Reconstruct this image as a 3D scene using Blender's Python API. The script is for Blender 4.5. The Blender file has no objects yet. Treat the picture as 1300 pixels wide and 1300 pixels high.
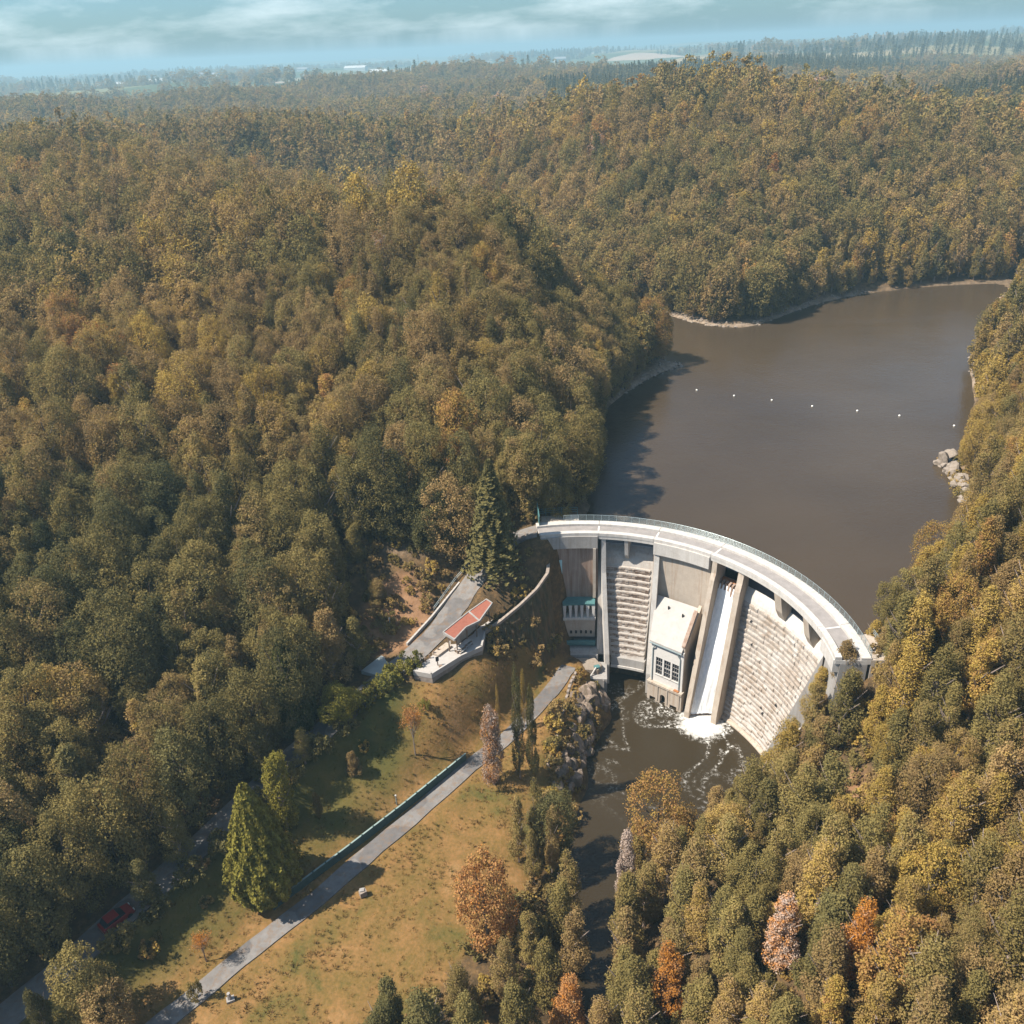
import bpy, bmesh, math, random
import numpy as np
from mathutils import Vector, Matrix

# ------------------------------------------------------------------ camera, sky, sun, exposure
scene = bpy.context.scene
COL = scene.collection
PITCH, ROLL, FOCAL_PX, CAM_Z = math.radians(28.18), math.radians(2.64), 1100.0, 100.0
cam_data = bpy.data.cameras.new('camera')
cam_data.sensor_width = 36.0
cam_data.lens = FOCAL_PX / 1300.0 * 36.0
cam_data.clip_start = 1.0
cam_data.clip_end = 40000.0
cam = bpy.data.objects.new('camera', cam_data)
COL.objects.link(cam)
_f = Vector((0, math.cos(PITCH), -math.sin(PITCH)))
_u = Vector((0, math.sin(PITCH), math.cos(PITCH)))
_r = Vector((1, 0, 0))
_right = _r * math.cos(ROLL) - _u * math.sin(ROLL)
_up = _r * math.sin(ROLL) + _u * math.cos(ROLL)
cam.matrix_world = Matrix(((_right.x, _up.x, -_f.x, 0), (_right.y, _up.y, -_f.y, 0), (_right.z, _up.z, -_f.z, CAM_Z), (0, 0, 0, 1)))
scene.camera = cam

SUN_EL, SUN_AZ = math.radians(53), math.radians(79)      # the light travels towards azimuth 79 deg (+X, a touch +Y)
sun_data = bpy.data.lights.new('sun', 'SUN')
sun_data.energy = 5.0
sun_data.angle = math.radians(0.5)
sun_data.color = (1.0, 0.93, 0.82)
sun = bpy.data.objects.new('sun', sun_data)
COL.objects.link(sun)
_d = Vector((math.sin(SUN_AZ) * math.cos(SUN_EL), math.cos(SUN_AZ) * math.cos(SUN_EL), -math.sin(SUN_EL)))
sun.rotation_euler = _d.to_track_quat('-Z', 'Y').to_euler()

world = bpy.data.worlds.new('World')
scene.world = world
world.use_nodes = True
wt = world.node_tree
wt.nodes.clear()
w_out = wt.nodes.new('ShaderNodeOutputWorld')
w_bg = wt.nodes.new('ShaderNodeBackground')
w_sky = wt.nodes.new('ShaderNodeTexSky')
w_sky.sky_type = 'NISHITA'
w_sky.sun_disc = False
w_sky.sun_elevation = SUN_EL
w_sky.sun_rotation = math.atan2(-_d.x, -_d.y)
w_sky.air_density = 1.0
w_sky.dust_density = 1.2
w_sky.ozone_density = 2.0
# thin broken cloud laid over the whole sky, seen by its direction on a flat layer overhead
w_tc = wt.nodes.new('ShaderNodeTexCoord')
w_sep = wt.nodes.new('ShaderNodeSeparateXYZ')
wt.links.new(w_tc.outputs['Generated'], w_sep.inputs[0])
w_max = wt.nodes.new('ShaderNodeMath'); w_max.operation = 'MAXIMUM'; w_max.inputs[1].default_value = 0.015
wt.links.new(w_sep.outputs['Z'], w_max.inputs[0])
w_add = wt.nodes.new('ShaderNodeMath'); w_add.operation = 'ADD'; w_add.inputs[1].default_value = 0.22
wt.links.new(w_max.outputs[0], w_add.inputs[0])
w_dx = wt.nodes.new('ShaderNodeMath'); w_dx.operation = 'DIVIDE'
w_dy = wt.nodes.new('ShaderNodeMath'); w_dy.operation = 'DIVIDE'
wt.links.new(w_sep.outputs['X'], w_dx.inputs[0]); wt.links.new(w_add.outputs[0], w_dx.inputs[1])
wt.links.new(w_sep.outputs['Y'], w_dy.inputs[0]); wt.links.new(w_add.outputs[0], w_dy.inputs[1])
w_cmb = wt.nodes.new('ShaderNodeCombineXYZ')
wt.links.new(w_dx.outputs[0], w_cmb.inputs[0]); wt.links.new(w_dy.outputs[0], w_cmb.inputs[1])
w_noi = wt.nodes.new('ShaderNodeTexNoise')
w_noi.inputs['Scale'].default_value = 1.5; w_noi.inputs['Detail'].default_value = 7; w_noi.inputs['Roughness'].default_value = 0.6
wt.links.new(w_cmb.outputs[0], w_noi.inputs['Vector'])
w_ramp = wt.nodes.new('ShaderNodeValToRGB')
w_ramp.color_ramp.elements[0].position = 0.44; w_ramp.color_ramp.elements[0].color = (0, 0, 0, 1)
w_ramp.color_ramp.elements[1].position = 0.74; w_ramp.color_ramp.elements[1].color = (0.6, 0.6, 0.6, 1)
wt.links.new(w_noi.outputs['Fac'], w_ramp.inputs[0])
w_tint = wt.nodes.new('ShaderNodeMixRGB'); w_tint.blend_type = 'MULTIPLY'; w_tint.inputs[0].default_value = 1.0
w_tint.inputs[2].default_value = (0.63, 0.93, 1.16, 1)
wt.links.new(w_sky.outputs[0], w_tint.inputs[1])
w_mix = wt.nodes.new('ShaderNodeMixRGB'); w_mix.inputs[2].default_value = (10.5, 11.6, 11.9, 1)
wt.links.new(w_ramp.outputs[0], w_mix.inputs[0]); wt.links.new(w_tint.outputs[0], w_mix.inputs[1])
wt.links.new(w_mix.outputs[0], w_bg.inputs['Color'])
w_bg.inputs['Strength'].default_value = 0.066
wt.links.new(w_bg.outputs[0], w_out.inputs['Surface'])

scene.view_settings.view_transform = 'Standard'
scene.view_settings.look = 'None'
scene.view_settings.gamma = 1.0
scene.view_settings.use_curve_mapping = False
scene.view_settings.exposure = 1.0
scene.render.engine = 'CYCLES'
cy = scene.cycles
cy.use_denoising = True
cy.max_bounces = 5; cy.diffuse_bounces = 3; cy.glossy_bounces = 2; cy.transmission_bounces = 3; cy.volume_bounces = 0; cy.transparent_max_bounces = 6
cy.sample_clamp_indirect = 4.0
cy.caustics_reflective = False; cy.caustics_refractive = False

RNG = np.random.default_rng(7)
random.seed(7)

# ------------------------------------------------------------------ helpers
def tag(o, label=None, category=None, group=None, kind=None):
    if label: o['label'] = label
    if category: o['category'] = category
    if group: o['group'] = group
    if kind: o['kind'] = kind
    return o

def link(o, parent=None):
    COL.objects.link(o)
    if parent is not None:
        o.parent = parent
        o.matrix_parent_inverse = Matrix.Translation(-parent.location) if parent.parent is None else Matrix.Identity(4)
    return o

def empty(name, loc=(0, 0, 0)):
    o = bpy.data.objects.new(name, None)
    o.empty_display_size = 0.5
    o.location = loc
    COL.objects.link(o)
    return o

def mesh_obj(name, verts, faces, mat, parent=None, smooth=False):
    """Verts are world coordinates; under a parent the mesh is shifted to the parent's origin."""
    me = bpy.data.meshes.new(name)
    off = Vector((0, 0, 0))
    p = parent
    while p is not None:
        off += p.location
        p = p.parent
    me.from_pydata([(v[0] - off.x, v[1] - off.y, v[2] - off.z) for v in verts], [], faces)
    me.materials.append(mat)
    if smooth:
        me.polygons.foreach_set('use_smooth', [True] * len(me.polygons))
    me.update()
    o = bpy.data.objects.new(name, me)
    COL.objects.link(o)
    o.parent = parent
    return o

class MB:
    """Collects closed shapes in world coordinates."""
    def __init__(self): self.v, self.f = [], []
    def add(self, v, f):
        b = len(self.v); self.v += [tuple(p) for p in v]; self.f += [tuple(i + b for i in q) for q in f]; return self
    def prism(self, poly, vec):
        n = len(poly); q = [(p[0] + vec[0], p[1] + vec[1], p[2] + vec[2]) for p in poly]
        f = [tuple(range(n))[::-1], tuple(range(n, 2 * n))] + [(i, (i + 1) % n, n + (i + 1) % n, n + i) for i in range(n)]
        return self.add(list(poly) + q, f)
    def box(self, c, size, rz=0.0):
        hx, hy, hz = size[0] / 2, size[1] / 2, size[2] / 2; ca, sa = math.cos(rz), math.sin(rz)
        v = [(c[0] + x * ca - y * sa, c[1] + x * sa + y * ca, c[2] + z) for z in (-hz, hz) for x, y in ((-hx, -hy), (hx, -hy), (hx, hy), (-hx, hy))]
        return self.add(v, [(3, 2, 1, 0), (4, 5, 6, 7), (0, 1, 5, 4), (1, 2, 6, 5), (2, 3, 7, 6), (3, 0, 4, 7)])
    def tube(self, a, b, r0, r1=None, n=6):
        r1 = r0 if r1 is None else r1
        a, b = Vector(a), Vector(b); d = (b - a)
        if d.length < 1e-6: return self
        q = d.to_track_quat('Z', 'Y'); x, y = q @ Vector((1, 0, 0)), q @ Vector((0, 1, 0))
        v = [a + (x * math.cos(t) + y * math.sin(t)) * r0 for t in (2 * math.pi * i / n for i in range(n))] + \
            [b + (x * math.cos(t) + y * math.sin(t)) * r1 for t in (2 * math.pi * i / n for i in range(n))]
        return self.add(v, [tuple(range(n))[::-1], tuple(range(n, 2 * n))] + [(i, (i + 1) % n, n + (i + 1) % n, n + i) for i in range(n)])
    def sweep(self, prof, th0, th1, n=12, prof1=None):
        """Closed (r, z) profile swept about the dam's centre; prof1: profile at the far end."""
        prof1 = prof1 or prof; k = len(prof); v = []
        for i in range(n + 1):
            t = i / n
            for (r, z), (r1, z1) in zip(prof, prof1):
                v.append(PT(th0 + (th1 - th0) * t, r + (r1 - r) * t, z + (z1 - z) * t))
        f = [tuple(range(k)), tuple(range(n * k, n * k + k))[::-1]]
        for i in range(n):
            for j in range(k):
                f.append((i * k + j, (i + 1) * k + j, (i + 1) * k + (j + 1) % k, i * k + (j + 1) % k))
        return self.add(v, f)
    def out(self, name, mat, parent=None, smooth=False): return mesh_obj(name, self.v, self.f, mat, parent, smooth)

DAM_C = (8.86, 93.5)
def PT(th, r, z):
    t = math.radians(th); return (DAM_C[0] + r * math.cos(t), DAM_C[1] + r * math.sin(t), z)

# ------------------------------------------------------------------ materials
def new_mat(name):
    m = bpy.data.materials.new(name); m.use_nodes = True
    nt = m.node_tree; b = nt.nodes['Principled BSDF']
    return m, nt, b
def node(nt, t, **kw):
    n = nt.nodes.new(t)
    for k, v in kw.items():
        if k.startswith('i_'): n.inputs[k[2:].replace('_', ' ')].default_value = v
        else: setattr(n, k, v)
    return n
def ramp(nt, stops, interp='LINEAR'):
    n = nt.nodes.new('ShaderNodeValToRGB'); cr = n.color_ramp; cr.interpolation = interp
    while len(cr.elements) < len(stops): cr.elements.new(0.5)
    for e, (p, c) in zip(cr.elements, stops): e.position = p; e.color = (c[0], c[1], c[2], 1)
    return n
def world_pos(nt): return node(nt, 'ShaderNodeNewGeometry').outputs['Position']
def noise(nt, vec, scale, detail=4, rough=0.55, dist=0.0):
    n = node(nt, 'ShaderNodeTexNoise'); n.inputs['Scale'].default_value = scale; n.inputs['Detail'].default_value = detail
    n.inputs['Roughness'].default_value = rough; n.inputs['Distortion'].default_value = dist
    nt.links.new(vec, n.inputs['Vector']); return n.outputs['Fac']
def mapping(nt, vec, scale):
    n = node(nt, 'ShaderNodeMapping'); n.inputs['Scale'].default_value = scale; nt.links.new(vec, n.inputs['Vector']); return n.outputs[0]
def mix(nt, fac, a, b, blend='MIX'):
    n = node(nt, 'ShaderNodeMixRGB', blend_type=blend)
    for i, v in ((0, fac), (1, a), (2, b)):
        if hasattr(v, 'links'): nt.links.new(v, n.inputs[i])
        elif i == 0: n.inputs[0].default_value = v
        else: n.inputs[i].default_value = (v[0], v[1], v[2], 1)
    return n.outputs[0]
def math_n(nt, op, a, b=None, clamp=False):
    n = node(nt, 'ShaderNodeMath', operation=op, use_clamp=clamp)
    for i, v in ((0, a), (1, b)):
        if v is None: continue
        if hasattr(v, 'links'): nt.links.new(v, n.inputs[i])
        else: n.inputs[i].default_value = v
    return n.outputs[0]
def bump(nt, b, h, strength, dist=0.1):
    n = node(nt, 'ShaderNodeBump'); n.inputs['Strength'].default_value = strength; n.inputs['Distance'].default_value = dist
    nt.links.new(h, n.inputs['Height']); nt.links.new(n.outputs[0], b.inputs['Normal'])
def plain(name, col, rough=0.8, var=0.25, scale=1.5, metal=0.0):
    m, nt, b = new_mat(name); p = world_pos(nt)
    n = noise(nt, p, scale, 5, 0.65)
    r = ramp(nt, [(0.25, [c * (1 - var) for c in col]), (0.75, [min(1, c * (1 + var)) for c in col])])
    nt.links.new(n, r.inputs[0]); nt.links.new(r.outputs[0], b.inputs['Base Color'])
    b.inputs['Roughness'].default_value = rough; b.inputs['Metallic'].default_value = metal
    b.inputs['Specular IOR Level'].default_value = 0.3
    return m
def concrete(name, light, stain, streak=0.5, stain_at=(0.45, 0.7), zdamp=None):
    """Weathered concrete: mottling, vertical run-off streaks and patches of stain."""
    m, nt, b = new_mat(name); p = world_pos(nt)
    mott = noise(nt, p, 0.7, 6, 0.65)
    r1 = ramp(nt, [(0.3, [c * 0.82 for c in light]), (0.7, light)]); nt.links.new(mott, r1.inputs[0])
    sv = noise(nt, mapping(nt, p, (1.6, 1.6, 0.09)), 1.3, 5, 0.6)
    r2 = ramp(nt, [(stain_at[0], (0, 0, 0)), (stain_at[1], (1, 1, 1))]); nt.links.new(sv, r2.inputs[0])
    f = math_n(nt, 'MULTIPLY', r2.outputs[0], streak)
    c = mix(nt, f, r1.outputs[0], stain)
    fine = noise(nt, p, 9.0, 3, 0.6)
    r3 = ramp(nt, [(0.3, (0.86, 0.86, 0.86)), (0.7, (1.05, 1.05, 1.05))]); nt.links.new(fine, r3.inputs[0])
    c = mix(nt, 1.0, c, r3.outputs[0], 'MULTIPLY')
    if zdamp is not None:                                  # tide mark where the river wets the foot
        z = node(nt, 'ShaderNodeSeparateXYZ'); nt.links.new(p, z.inputs[0])
        zz = math_n(nt, 'ADD', z.outputs['Z'], math_n(nt, 'MULTIPLY', noise(nt, p, 0.8, 4), -1.2))
        rz = ramp(nt, [(0.0, (1, 1, 1)), (1.0, (0, 0, 0))]); nt.links.new(math_n(nt, 'DIVIDE', zz, zdamp, True), rz.inputs[0])
        c = mix(nt, math_n(nt, 'MULTIPLY', rz.outputs[0], 0.75), c, (0.22, 0.13, 0.07))
    nt.links.new(c, b.inputs['Base Color'])
    b.inputs['Roughness'].default_value = 0.85; b.inputs['Specular IOR Level'].default_value = 0.25
    bump(nt, b, fine, 0.25, 0.04)
    return m

M = {}
M['concrete'] = concrete('pale_concrete', (0.46, 0.415, 0.37), (0.25, 0.19, 0.145), 0.45, zdamp=1.6)
M['concrete_white'] = concrete('white_concrete', (0.53, 0.495, 0.455), (0.33, 0.28, 0.235), 0.45)
M['concrete_grey'] = concrete('grey_concrete', (0.33, 0.31, 0.29), (0.20, 0.16, 0.13), 0.5, zdamp=1.2)
M['concrete_rust'] = concrete('rust_streaked_concrete', (0.34, 0.255, 0.205), (0.17, 0.09, 0.05), 0.75, (0.38, 0.66))
M['concrete_tan'] = concrete('tan_concrete', (0.44, 0.37, 0.30), (0.27, 0.165, 0.10), 0.6, (0.5, 0.72))
M['stone'] = concrete('rough_stone', (0.46, 0.41, 0.36), (0.26, 0.18, 0.13), 0.35)
M['asphalt'] = plain('worn_asphalt', (0.165, 0.152, 0.142), 0.9, 0.25, 0.9)
_nt = M['asphalt'].node_tree; _b = _nt.nodes['Principled BSDF']; _c = _b.inputs['Base Color'].links[0].from_socket
_lit = ramp(_nt, [(0.50, (0, 0, 0)), (0.62, (1, 1, 1))]); _nt.links.new(noise(_nt, world_pos(_nt), 1.1, 8, 0.75), _lit.inputs[0])      # drifts of leaf litter
_pat = ramp(_nt, [(0.52, (1, 1, 1)), (0.54, (0.72, 0.72, 0.74))]); _nt.links.new(noise(_nt, world_pos(_nt), 0.22, 2, 0.4), _pat.inputs[0])   # darker repairs
_c = mix(_nt, 1.0, _c, _pat.outputs[0], 'MULTIPLY')
_nt.links.new(mix(_nt, math_n(_nt, 'MULTIPLY', _lit.outputs[0], 0.5), _c, (0.17, 0.10, 0.05)), _b.inputs['Base Color'])
M['deck_road'] = plain('crest_road_surface', (0.25, 0.225, 0.21), 0.9, 0.18, 0.8)
M['teal'] = plain('teal_painted_steel', (0.07, 0.16, 0.16), 0.5, 0.15, 2.0)
M['teal_pale'] = plain('pale_teal_painted_door', (0.36, 0.55, 0.58), 0.5, 0.1, 2.0)
M['steel'] = plain('galvanised_steel', (0.30, 0.36, 0.37), 0.4, 0.15, 3.0, 0.3)
M['dark'] = plain('dark_opening', (0.02, 0.02, 0.022), 0.7, 0.2, 2.0)
M['white'] = plain('white_paint', (0.56, 0.53, 0.495), 0.6, 0.08, 2.0)
M['red_roof'] = plain('red_roof_felt', (0.25, 0.088, 0.058), 0.85, 0.16, 3.0)
M['rust'] = plain('rusted_steel', (0.30, 0.12, 0.045), 0.8, 0.35, 3.0)
M['wood'] = plain('weathered_timber', (0.20, 0.14, 0.10), 0.85, 0.25, 4.0)
M['wall_green'] = plain('mossy_green_wall', (0.055, 0.09, 0.08), 0.85, 0.3, 1.2)
M['bark'] = plain('bark', (0.085, 0.066, 0.05), 0.95, 0.3, 4.0)
M['bark_pale'] = plain('pale_bark', (0.26, 0.20, 0.165), 0.95, 0.25, 4.0)
M['rock'] = concrete('granite_rock', (0.28, 0.21, 0.165), (0.10, 0.075, 0.045), 0.8, (0.4, 0.62))
M['shore_rock'] = concrete('bleached_shore_rock', (0.28, 0.23, 0.185), (0.15, 0.11, 0.075), 0.6)
M['terrace'] = plain('terrace_slabs', (0.36, 0.33, 0.30), 0.85, 0.1, 1.2)
M['buoy'] = plain('white_buoy', (0.8, 0.78, 0.72), 0.4, 0.05, 4.0)
M['car_red'] = plain('red_car_paint', (0.22, 0.012, 0.014), 0.3, 0.05, 4.0)
M['glass_dark'] = plain('dark_window_glass', (0.02, 0.024, 0.035), 0.12, 0.2, 2.0)

def leaf_material(name, stops, attr='tint'):
    m, nt, b = new_mat(name); nt.nodes.remove(b)
    out = nt.nodes['Material Output']
    a = node(nt, 'ShaderNodeAttribute', attribute_type='INSTANCER', attribute_name=attr)
    oi = node(nt, 'ShaderNodeObjectInfo')
    tc = node(nt, 'ShaderNodeTexCoord')
    n = noise(nt, tc.outputs['Object'], 0.8, 5, 0.75)
    t = math_n(nt, 'ADD', a.outputs['Fac'], math_n(nt, 'MULTIPLY', math_n(nt, 'SUBTRACT', n, 0.5), 0.55))
    r = ramp(nt, stops); nt.links.new(t, r.inputs[0])
    fine = noise(nt, tc.outputs['Object'], 4.5, 2, 0.7)
    v = math_n(nt, 'ADD', math_n(nt, 'MULTIPLY', oi.outputs['Random'], 0.4), math_n(nt, 'MAXIMUM', math_n(nt, 'ADD', math_n(nt, 'MULTIPLY', fine, 1.7), -0.02), 0.2))
    c = mix(nt, 1.0, r.outputs[0], v, 'MULTIPLY')
    d = node(nt, 'ShaderNodeBsdfDiffuse'); nt.links.new(c, d.inputs['Color'])
    tr = node(nt, 'ShaderNodeBsdfTranslucent'); nt.links.new(c, tr.inputs['Color'])
    mx = node(nt, 'ShaderNodeMixShader'); mx.inputs[0].default_value = 0.36
    nt.links.new(d.outputs[0], mx.inputs[1]); nt.links.new(tr.outputs[0], mx.inputs[2]); nt.links.new(mx.outputs[0], out.inputs['Surface'])
    return m
LEAF_STOPS = [(0.0, (0.072, 0.076, 0.034)), (0.20, (0.158, 0.134, 0.052)), (0.38, (0.245, 0.188, 0.064)), (0.52, (0.305, 0.200, 0.090)),
              (0.66, (0.375, 0.265, 0.062)), (0.80, (0.340, 0.175, 0.075)), (0.90, (0.500, 0.205, 0.026)), (1.0, (0.42, 0.33, 0.27))]
M['leaf'] = leaf_material('autumn_leaves', LEAF_STOPS)
M['evergreen'] = leaf_material('evergreen_leaves', [(0.0, (0.028, 0.045, 0.022)), (0.3, (0.095, 0.102, 0.030)), (0.6, (0.235, 0.200, 0.042)), (1.0, (0.36, 0.30, 0.05))])
M['grass'] = leaf_material('dry_grass', [(0.0, (0.065, 0.075, 0.02)), (0.35, (0.13, 0.10, 0.028)), (0.7, (0.22, 0.125, 0.045)), (1.0, (0.28, 0.165, 0.075))])

# ------------------------------------------------------------------ terrain
CP = np.array([float(v) for v in """
25 150 14 30 175 12 40 195 14 60 140 12 75 160 13 60 190 10 80 210 12 55 235 16 100 240 13 95 200 13 130 260 15 150 274 18
48 128 12 60 118 15 24 138 14 70 235 14 200 298 19 17 137 19 36 133 12
14 141 23.5 19 170 23.5 29 202 23.5 43 218 23.5 49 222 23 45 245 19 30 262 22 12 285 22.5 -15 325 27 -60 400 34 -110 470 39
55 269 24 62 257 23.5 71 253 23.5 83 260 23.5 108 279 23.5 130 287 23.5 149 290 23.5 175 295 23.5 220 318 23.5
161 266 23.5 122 217 23.5 101 172 23.5 88 153 23.5 84 138 23.5 71 120 23.5 59.5 107 24 52.5 99 25
80 300 36 60 320 42 120 330 42 100 400 62 110 470 72 45 400 58 5 470 53 180 430 58 226 390 48 170 340 41 -60 520 50 70 555 62 320 440 46 250 340 34
106 140 34 126 180 37 150 220 37 185 262 38 91 115 37 72 100 35 60 88 29 120 110 46 160 160 48 200 230 50 80 75 37 110 80 48 56 94 29 50 89 27.5 46.5 92 25.5 44 89.5 21
260 260 54 300 340 50 180 100 56 150 40 50
38.5 99.5 .8 41.3 96.2 11 42.6 93.6 20 40.6 91.5 17 37 93 6 41 87 12 31 90 1 33.5 83 9 46 80 19 21.5 83 1.2 15 76 1 25 74 9 43 68 18 56 66 25 11 68 .8 21 62 8.5 38 55 18 8.5 54 .8 18 47 9 35 38 20 70 55 34 60 35 30
20 112 -3 28 107 -3 24 100 -3 15 102 -3 18 92 -3 13 88 -2.5 10.5 80 -2.5 9.5 75 -2.3 7.6 66 -1.6 5 55 -1.8 2 40 -2 33 106 -2.5 17 119 -3 22 118 -3
13.5 113.5 2 12 109 1.5 9.5 103 .6 7.5 93 .5 4.5 86 .5 4.6 78 .7 4.2 68 .9 2 60 .9 -2 52 .8 -7 40 .4 0 20 1 -30 20 4 40 15 22 -80 20 8
10.5 112 6 8 106 5.6 6 99 4.5 4 92 3.5 1 84 3
7 117 6 5 112 6 9.8 121.5 4 12.5 122.5 2.5 9.5 125.5 5 13.5 125.5 2 -5 93 5 -21 75 4.5 -3 72 3.2 -16 59 3.8 -10 68 3.9 -30 60 4 -35 50 4 -8 82 4.3 -12 48 3
-14 97 7.6 -6 102 8 -13.6 103.6 14.0 -8.4 107.8 14.2 -5 110.3 14 -2.5 112 11.5 2 114.5 8 -10.5 101.5 10.4 -17.5 104.6 13.2 -22 95 8.5 -30 85 7 -38 76 6 -46 66 5 -28 98 10.5
-18 120 17.5 -25 122 19 -20 130 24 -30 112 15.5 -38 104 14 -45 95 13 -55 85 12 -65 75 11 -75 60 10 -14 112 15.6 -8 118 16.5 -9 111.5 15.8
-45 120 21 -60 110 20 -75 97 19 -90 85 18 -35 135 27 -43 152 32 -60 140 30 -77 120 28 -100 105 30
-25 155 33 -8 150 33 0 138 29 6 141 26.5 5 160 32 12 180 31 -10 180 44 -14 208 54 2 224 52 13 220 39 28 214 28 -30 190 43 -55 190 42 -68 172 39 -90 160 38 -121 220 49 -40 238 53 -72 255 54 -20 270 38 0 255 35 20 245 28 -45 290 43
-83 300 51 -150 300 56 -55 330 41 -110 380 48 -216 500 61 -160 420 58 -120 500 57 -200 200 50 -160 130 42 -250 350 58 -130 80 30 -100 150 33
1.5 128 25.6 5 132 27 0 122.5 19.5 4.5 123.5 21.5 -6 123 18
""".split()]).reshape(-1,3)
ROADS = {
 'lower_road': (1.45, [(8.5,118.5,6.0),(5,112,6),(-2,102.5,5.8),(-8,96.5,5.5),(-18.5,85,5),(-27.5,75.3,4.6),(-35.5,67.4,4.3),(-42,60.5,4.2),(-52,50,4.1),(-68,36,4)]),
 'upper_road': (2.1, [(4.2,128.8,27.2),(0,129.0,25.6),(-4.5,127.2,22.2),(-8.5,123.4,18.9),(-12,118,16.6),(-15.8,112.3,15.6),(-20,108,14.8),(-25,102.5,13.5),(-33,94,11.5),(-42,82,9.5),(-50,72,7.8),(-58,62,6.5),(-70,48,5.5)]),
}
def crom(P,n=5):
    P=[np.array(p,float) for p in P]; out=[]
    for i in range(len(P)-1):
        a,b,c,d=P[max(i-1,0)],P[i],P[i+1],P[min(i+2,len(P)-1)]
        for k in range(n):
            t=k/n; out.append(tuple(.5*((2*b)+(c-a)*t+(2*a-5*b+4*c-d)*t*t+(3*b-a-3*c+d)*t**3)))
    return out+[tuple(P[-1])]
ROADS = {k:(w,crom(p)) for k,(w,p) in ROADS.items()}
def _tps():
    c=CP[:,:2]/100.; n=len(c)
    d=np.linalg.norm(c[:,None]-c[None],axis=2)
    K=np.where(d>0,d*d*np.log(d+1e-12),0)+np.eye(n)*2e-5
    A=np.zeros((n+3,n+3)); A[:n,:n]=K; A[:n,n]=1; A[:n,n+1:]=c; A[n,:n]=1; A[n+1:,:n]=c.T
    return c,np.linalg.solve(A,np.r_[CP[:,2],0,0,0])
_C,_W=_tps()
def wob(x,y):
    return (np.sin(x*.0043+1.3)*np.cos(y*.0037+.4)+.6*np.sin(x*.0091-y*.0072+2.)+.35*np.sin(x*.021+y*.017))
def seg_dist(x,y,pts):
    best=np.full(x.shape,1e9); z=np.zeros(x.shape)
    for (ax,ay,az),(bx,by,bz) in zip(pts[:-1],pts[1:]):
        dx,dy=bx-ax,by-ay
        t=np.clip(((x-ax)*dx+(y-ay)*dy)/(dx*dx+dy*dy),0,1)
        d=np.hypot(x-ax-t*dx,y-ay-t*dy)
        m=d<best; best=np.where(m,d,best); z=np.where(m,az+(bz-az)*t,z)
    return best,z
def sstep(a,b,x):
    t=np.clip((x-a)/(b-a),0,1); return t*t*(3-2*t)
def height(x,y,roads=True):
    x=np.asarray(x,float); y=np.asarray(y,float); sh=x.shape
    x=x.ravel(); y=y.ravel()
    cx=np.clip(x,-260,330)/100.; cy=np.clip(y,15,570)/100.
    z=np.empty(len(x))
    for i in range(0,len(x),8000):
        s=slice(i,i+8000)
        d=np.hypot(cx[s,None]-_C[None,:,0],cy[s,None]-_C[None,:,1])
        z[s]=np.where(d>0,d*d*np.log(d+1e-12),0)@_W[:len(_C)]+_W[-3]+_W[-2]*cx[s]+_W[-1]*cy[s]
    # far country: plateau, lower to the west, a rise to the north-east
    D=np.hypot(x-20,y-150)
    far=44+13*wob(x,y)+10*sstep(500,1800,y)*sstep(100,1200,x)-9*sstep(700,4000,y)*sstep(500,-800,x)+8*wob(x*.25+99,y*.25)*sstep(1500,4000,D)
    w=sstep(330,560,D)
    z=z*(1-w)+far*w
    if roads:
        for hw,pts in ROADS.values():
            d,rz=seg_dist(x,y,pts)
            k=1-sstep(hw+.9,hw+4.5,d); z=z*(1-k)+(rz-.12)*k
    return z.reshape(sh)
def block_stone(name, stops, joint_scale):
    m, nt, b = new_mat(name); p = world_pos(nt)
    v = node(nt, 'ShaderNodeTexVoronoi'); v.inputs['Scale'].default_value = joint_scale; nt.links.new(p, v.inputs['Vector'])
    sep = node(nt, 'ShaderNodeSeparateColor'); nt.links.new(v.outputs['Color'], sep.inputs[0])
    big = noise(nt, p, 0.16, 4, 0.6)
    t = math_n(nt, 'ADD', math_n(nt, 'MULTIPLY', sep.outputs[0], 0.42), math_n(nt, 'MULTIPLY', big, 0.62))
    r = ramp(nt, stops); nt.links.new(t, r.inputs[0])
    fine = noise(nt, p, 5.0, 4, 0.7)
    r3 = ramp(nt, [(0.3, (0.75, 0.74, 0.73)), (0.7, (1.08, 1.07, 1.06))]); nt.links.new(fine, r3.inputs[0])
    c = mix(nt, 1.0, r.outputs[0], r3.outputs[0], 'MULTIPLY')
    run = noise(nt, mapping(nt, p, (1.1, 1.1, 0.07)), 1.0, 6, 0.65)          # lime and moss run-off
    rr = ramp(nt, [(0.5, (0, 0, 0)), (0.68, (1, 1, 1))]); nt.links.new(run, rr.inputs[0])
    c = mix(nt, math_n(nt, 'MULTIPLY', rr.outputs[0], 0.55), c, (0.20, 0.145, 0.10))
    nt.links.new(c, b.inputs['Base Color'])
    b.inputs['Roughness'].default_value = 0.9; b.inputs['Specular IOR Level'].default_value = 0.2
    bump(nt, b, fine, 0.5, 0.06)
    return m
M['facing'] = block_stone('bleached_stone_blocks', [(0.25, (0.31, 0.25, 0.20)), (0.5, (0.385, 0.335, 0.29)), (0.75, (0.46, 0.42, 0.38))], 0.9)
M['riser'] = block_stone('brown_rubble_stone', [(0.25, (0.13, 0.085, 0.06)), (0.5, (0.26, 0.20, 0.16)), (0.75, (0.39, 0.335, 0.29))], 1.6)
M['roof_light'] = concrete('light_roof_slab', (0.42, 0.39, 0.36), (0.33, 0.30, 0.27), 0.4)
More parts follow.
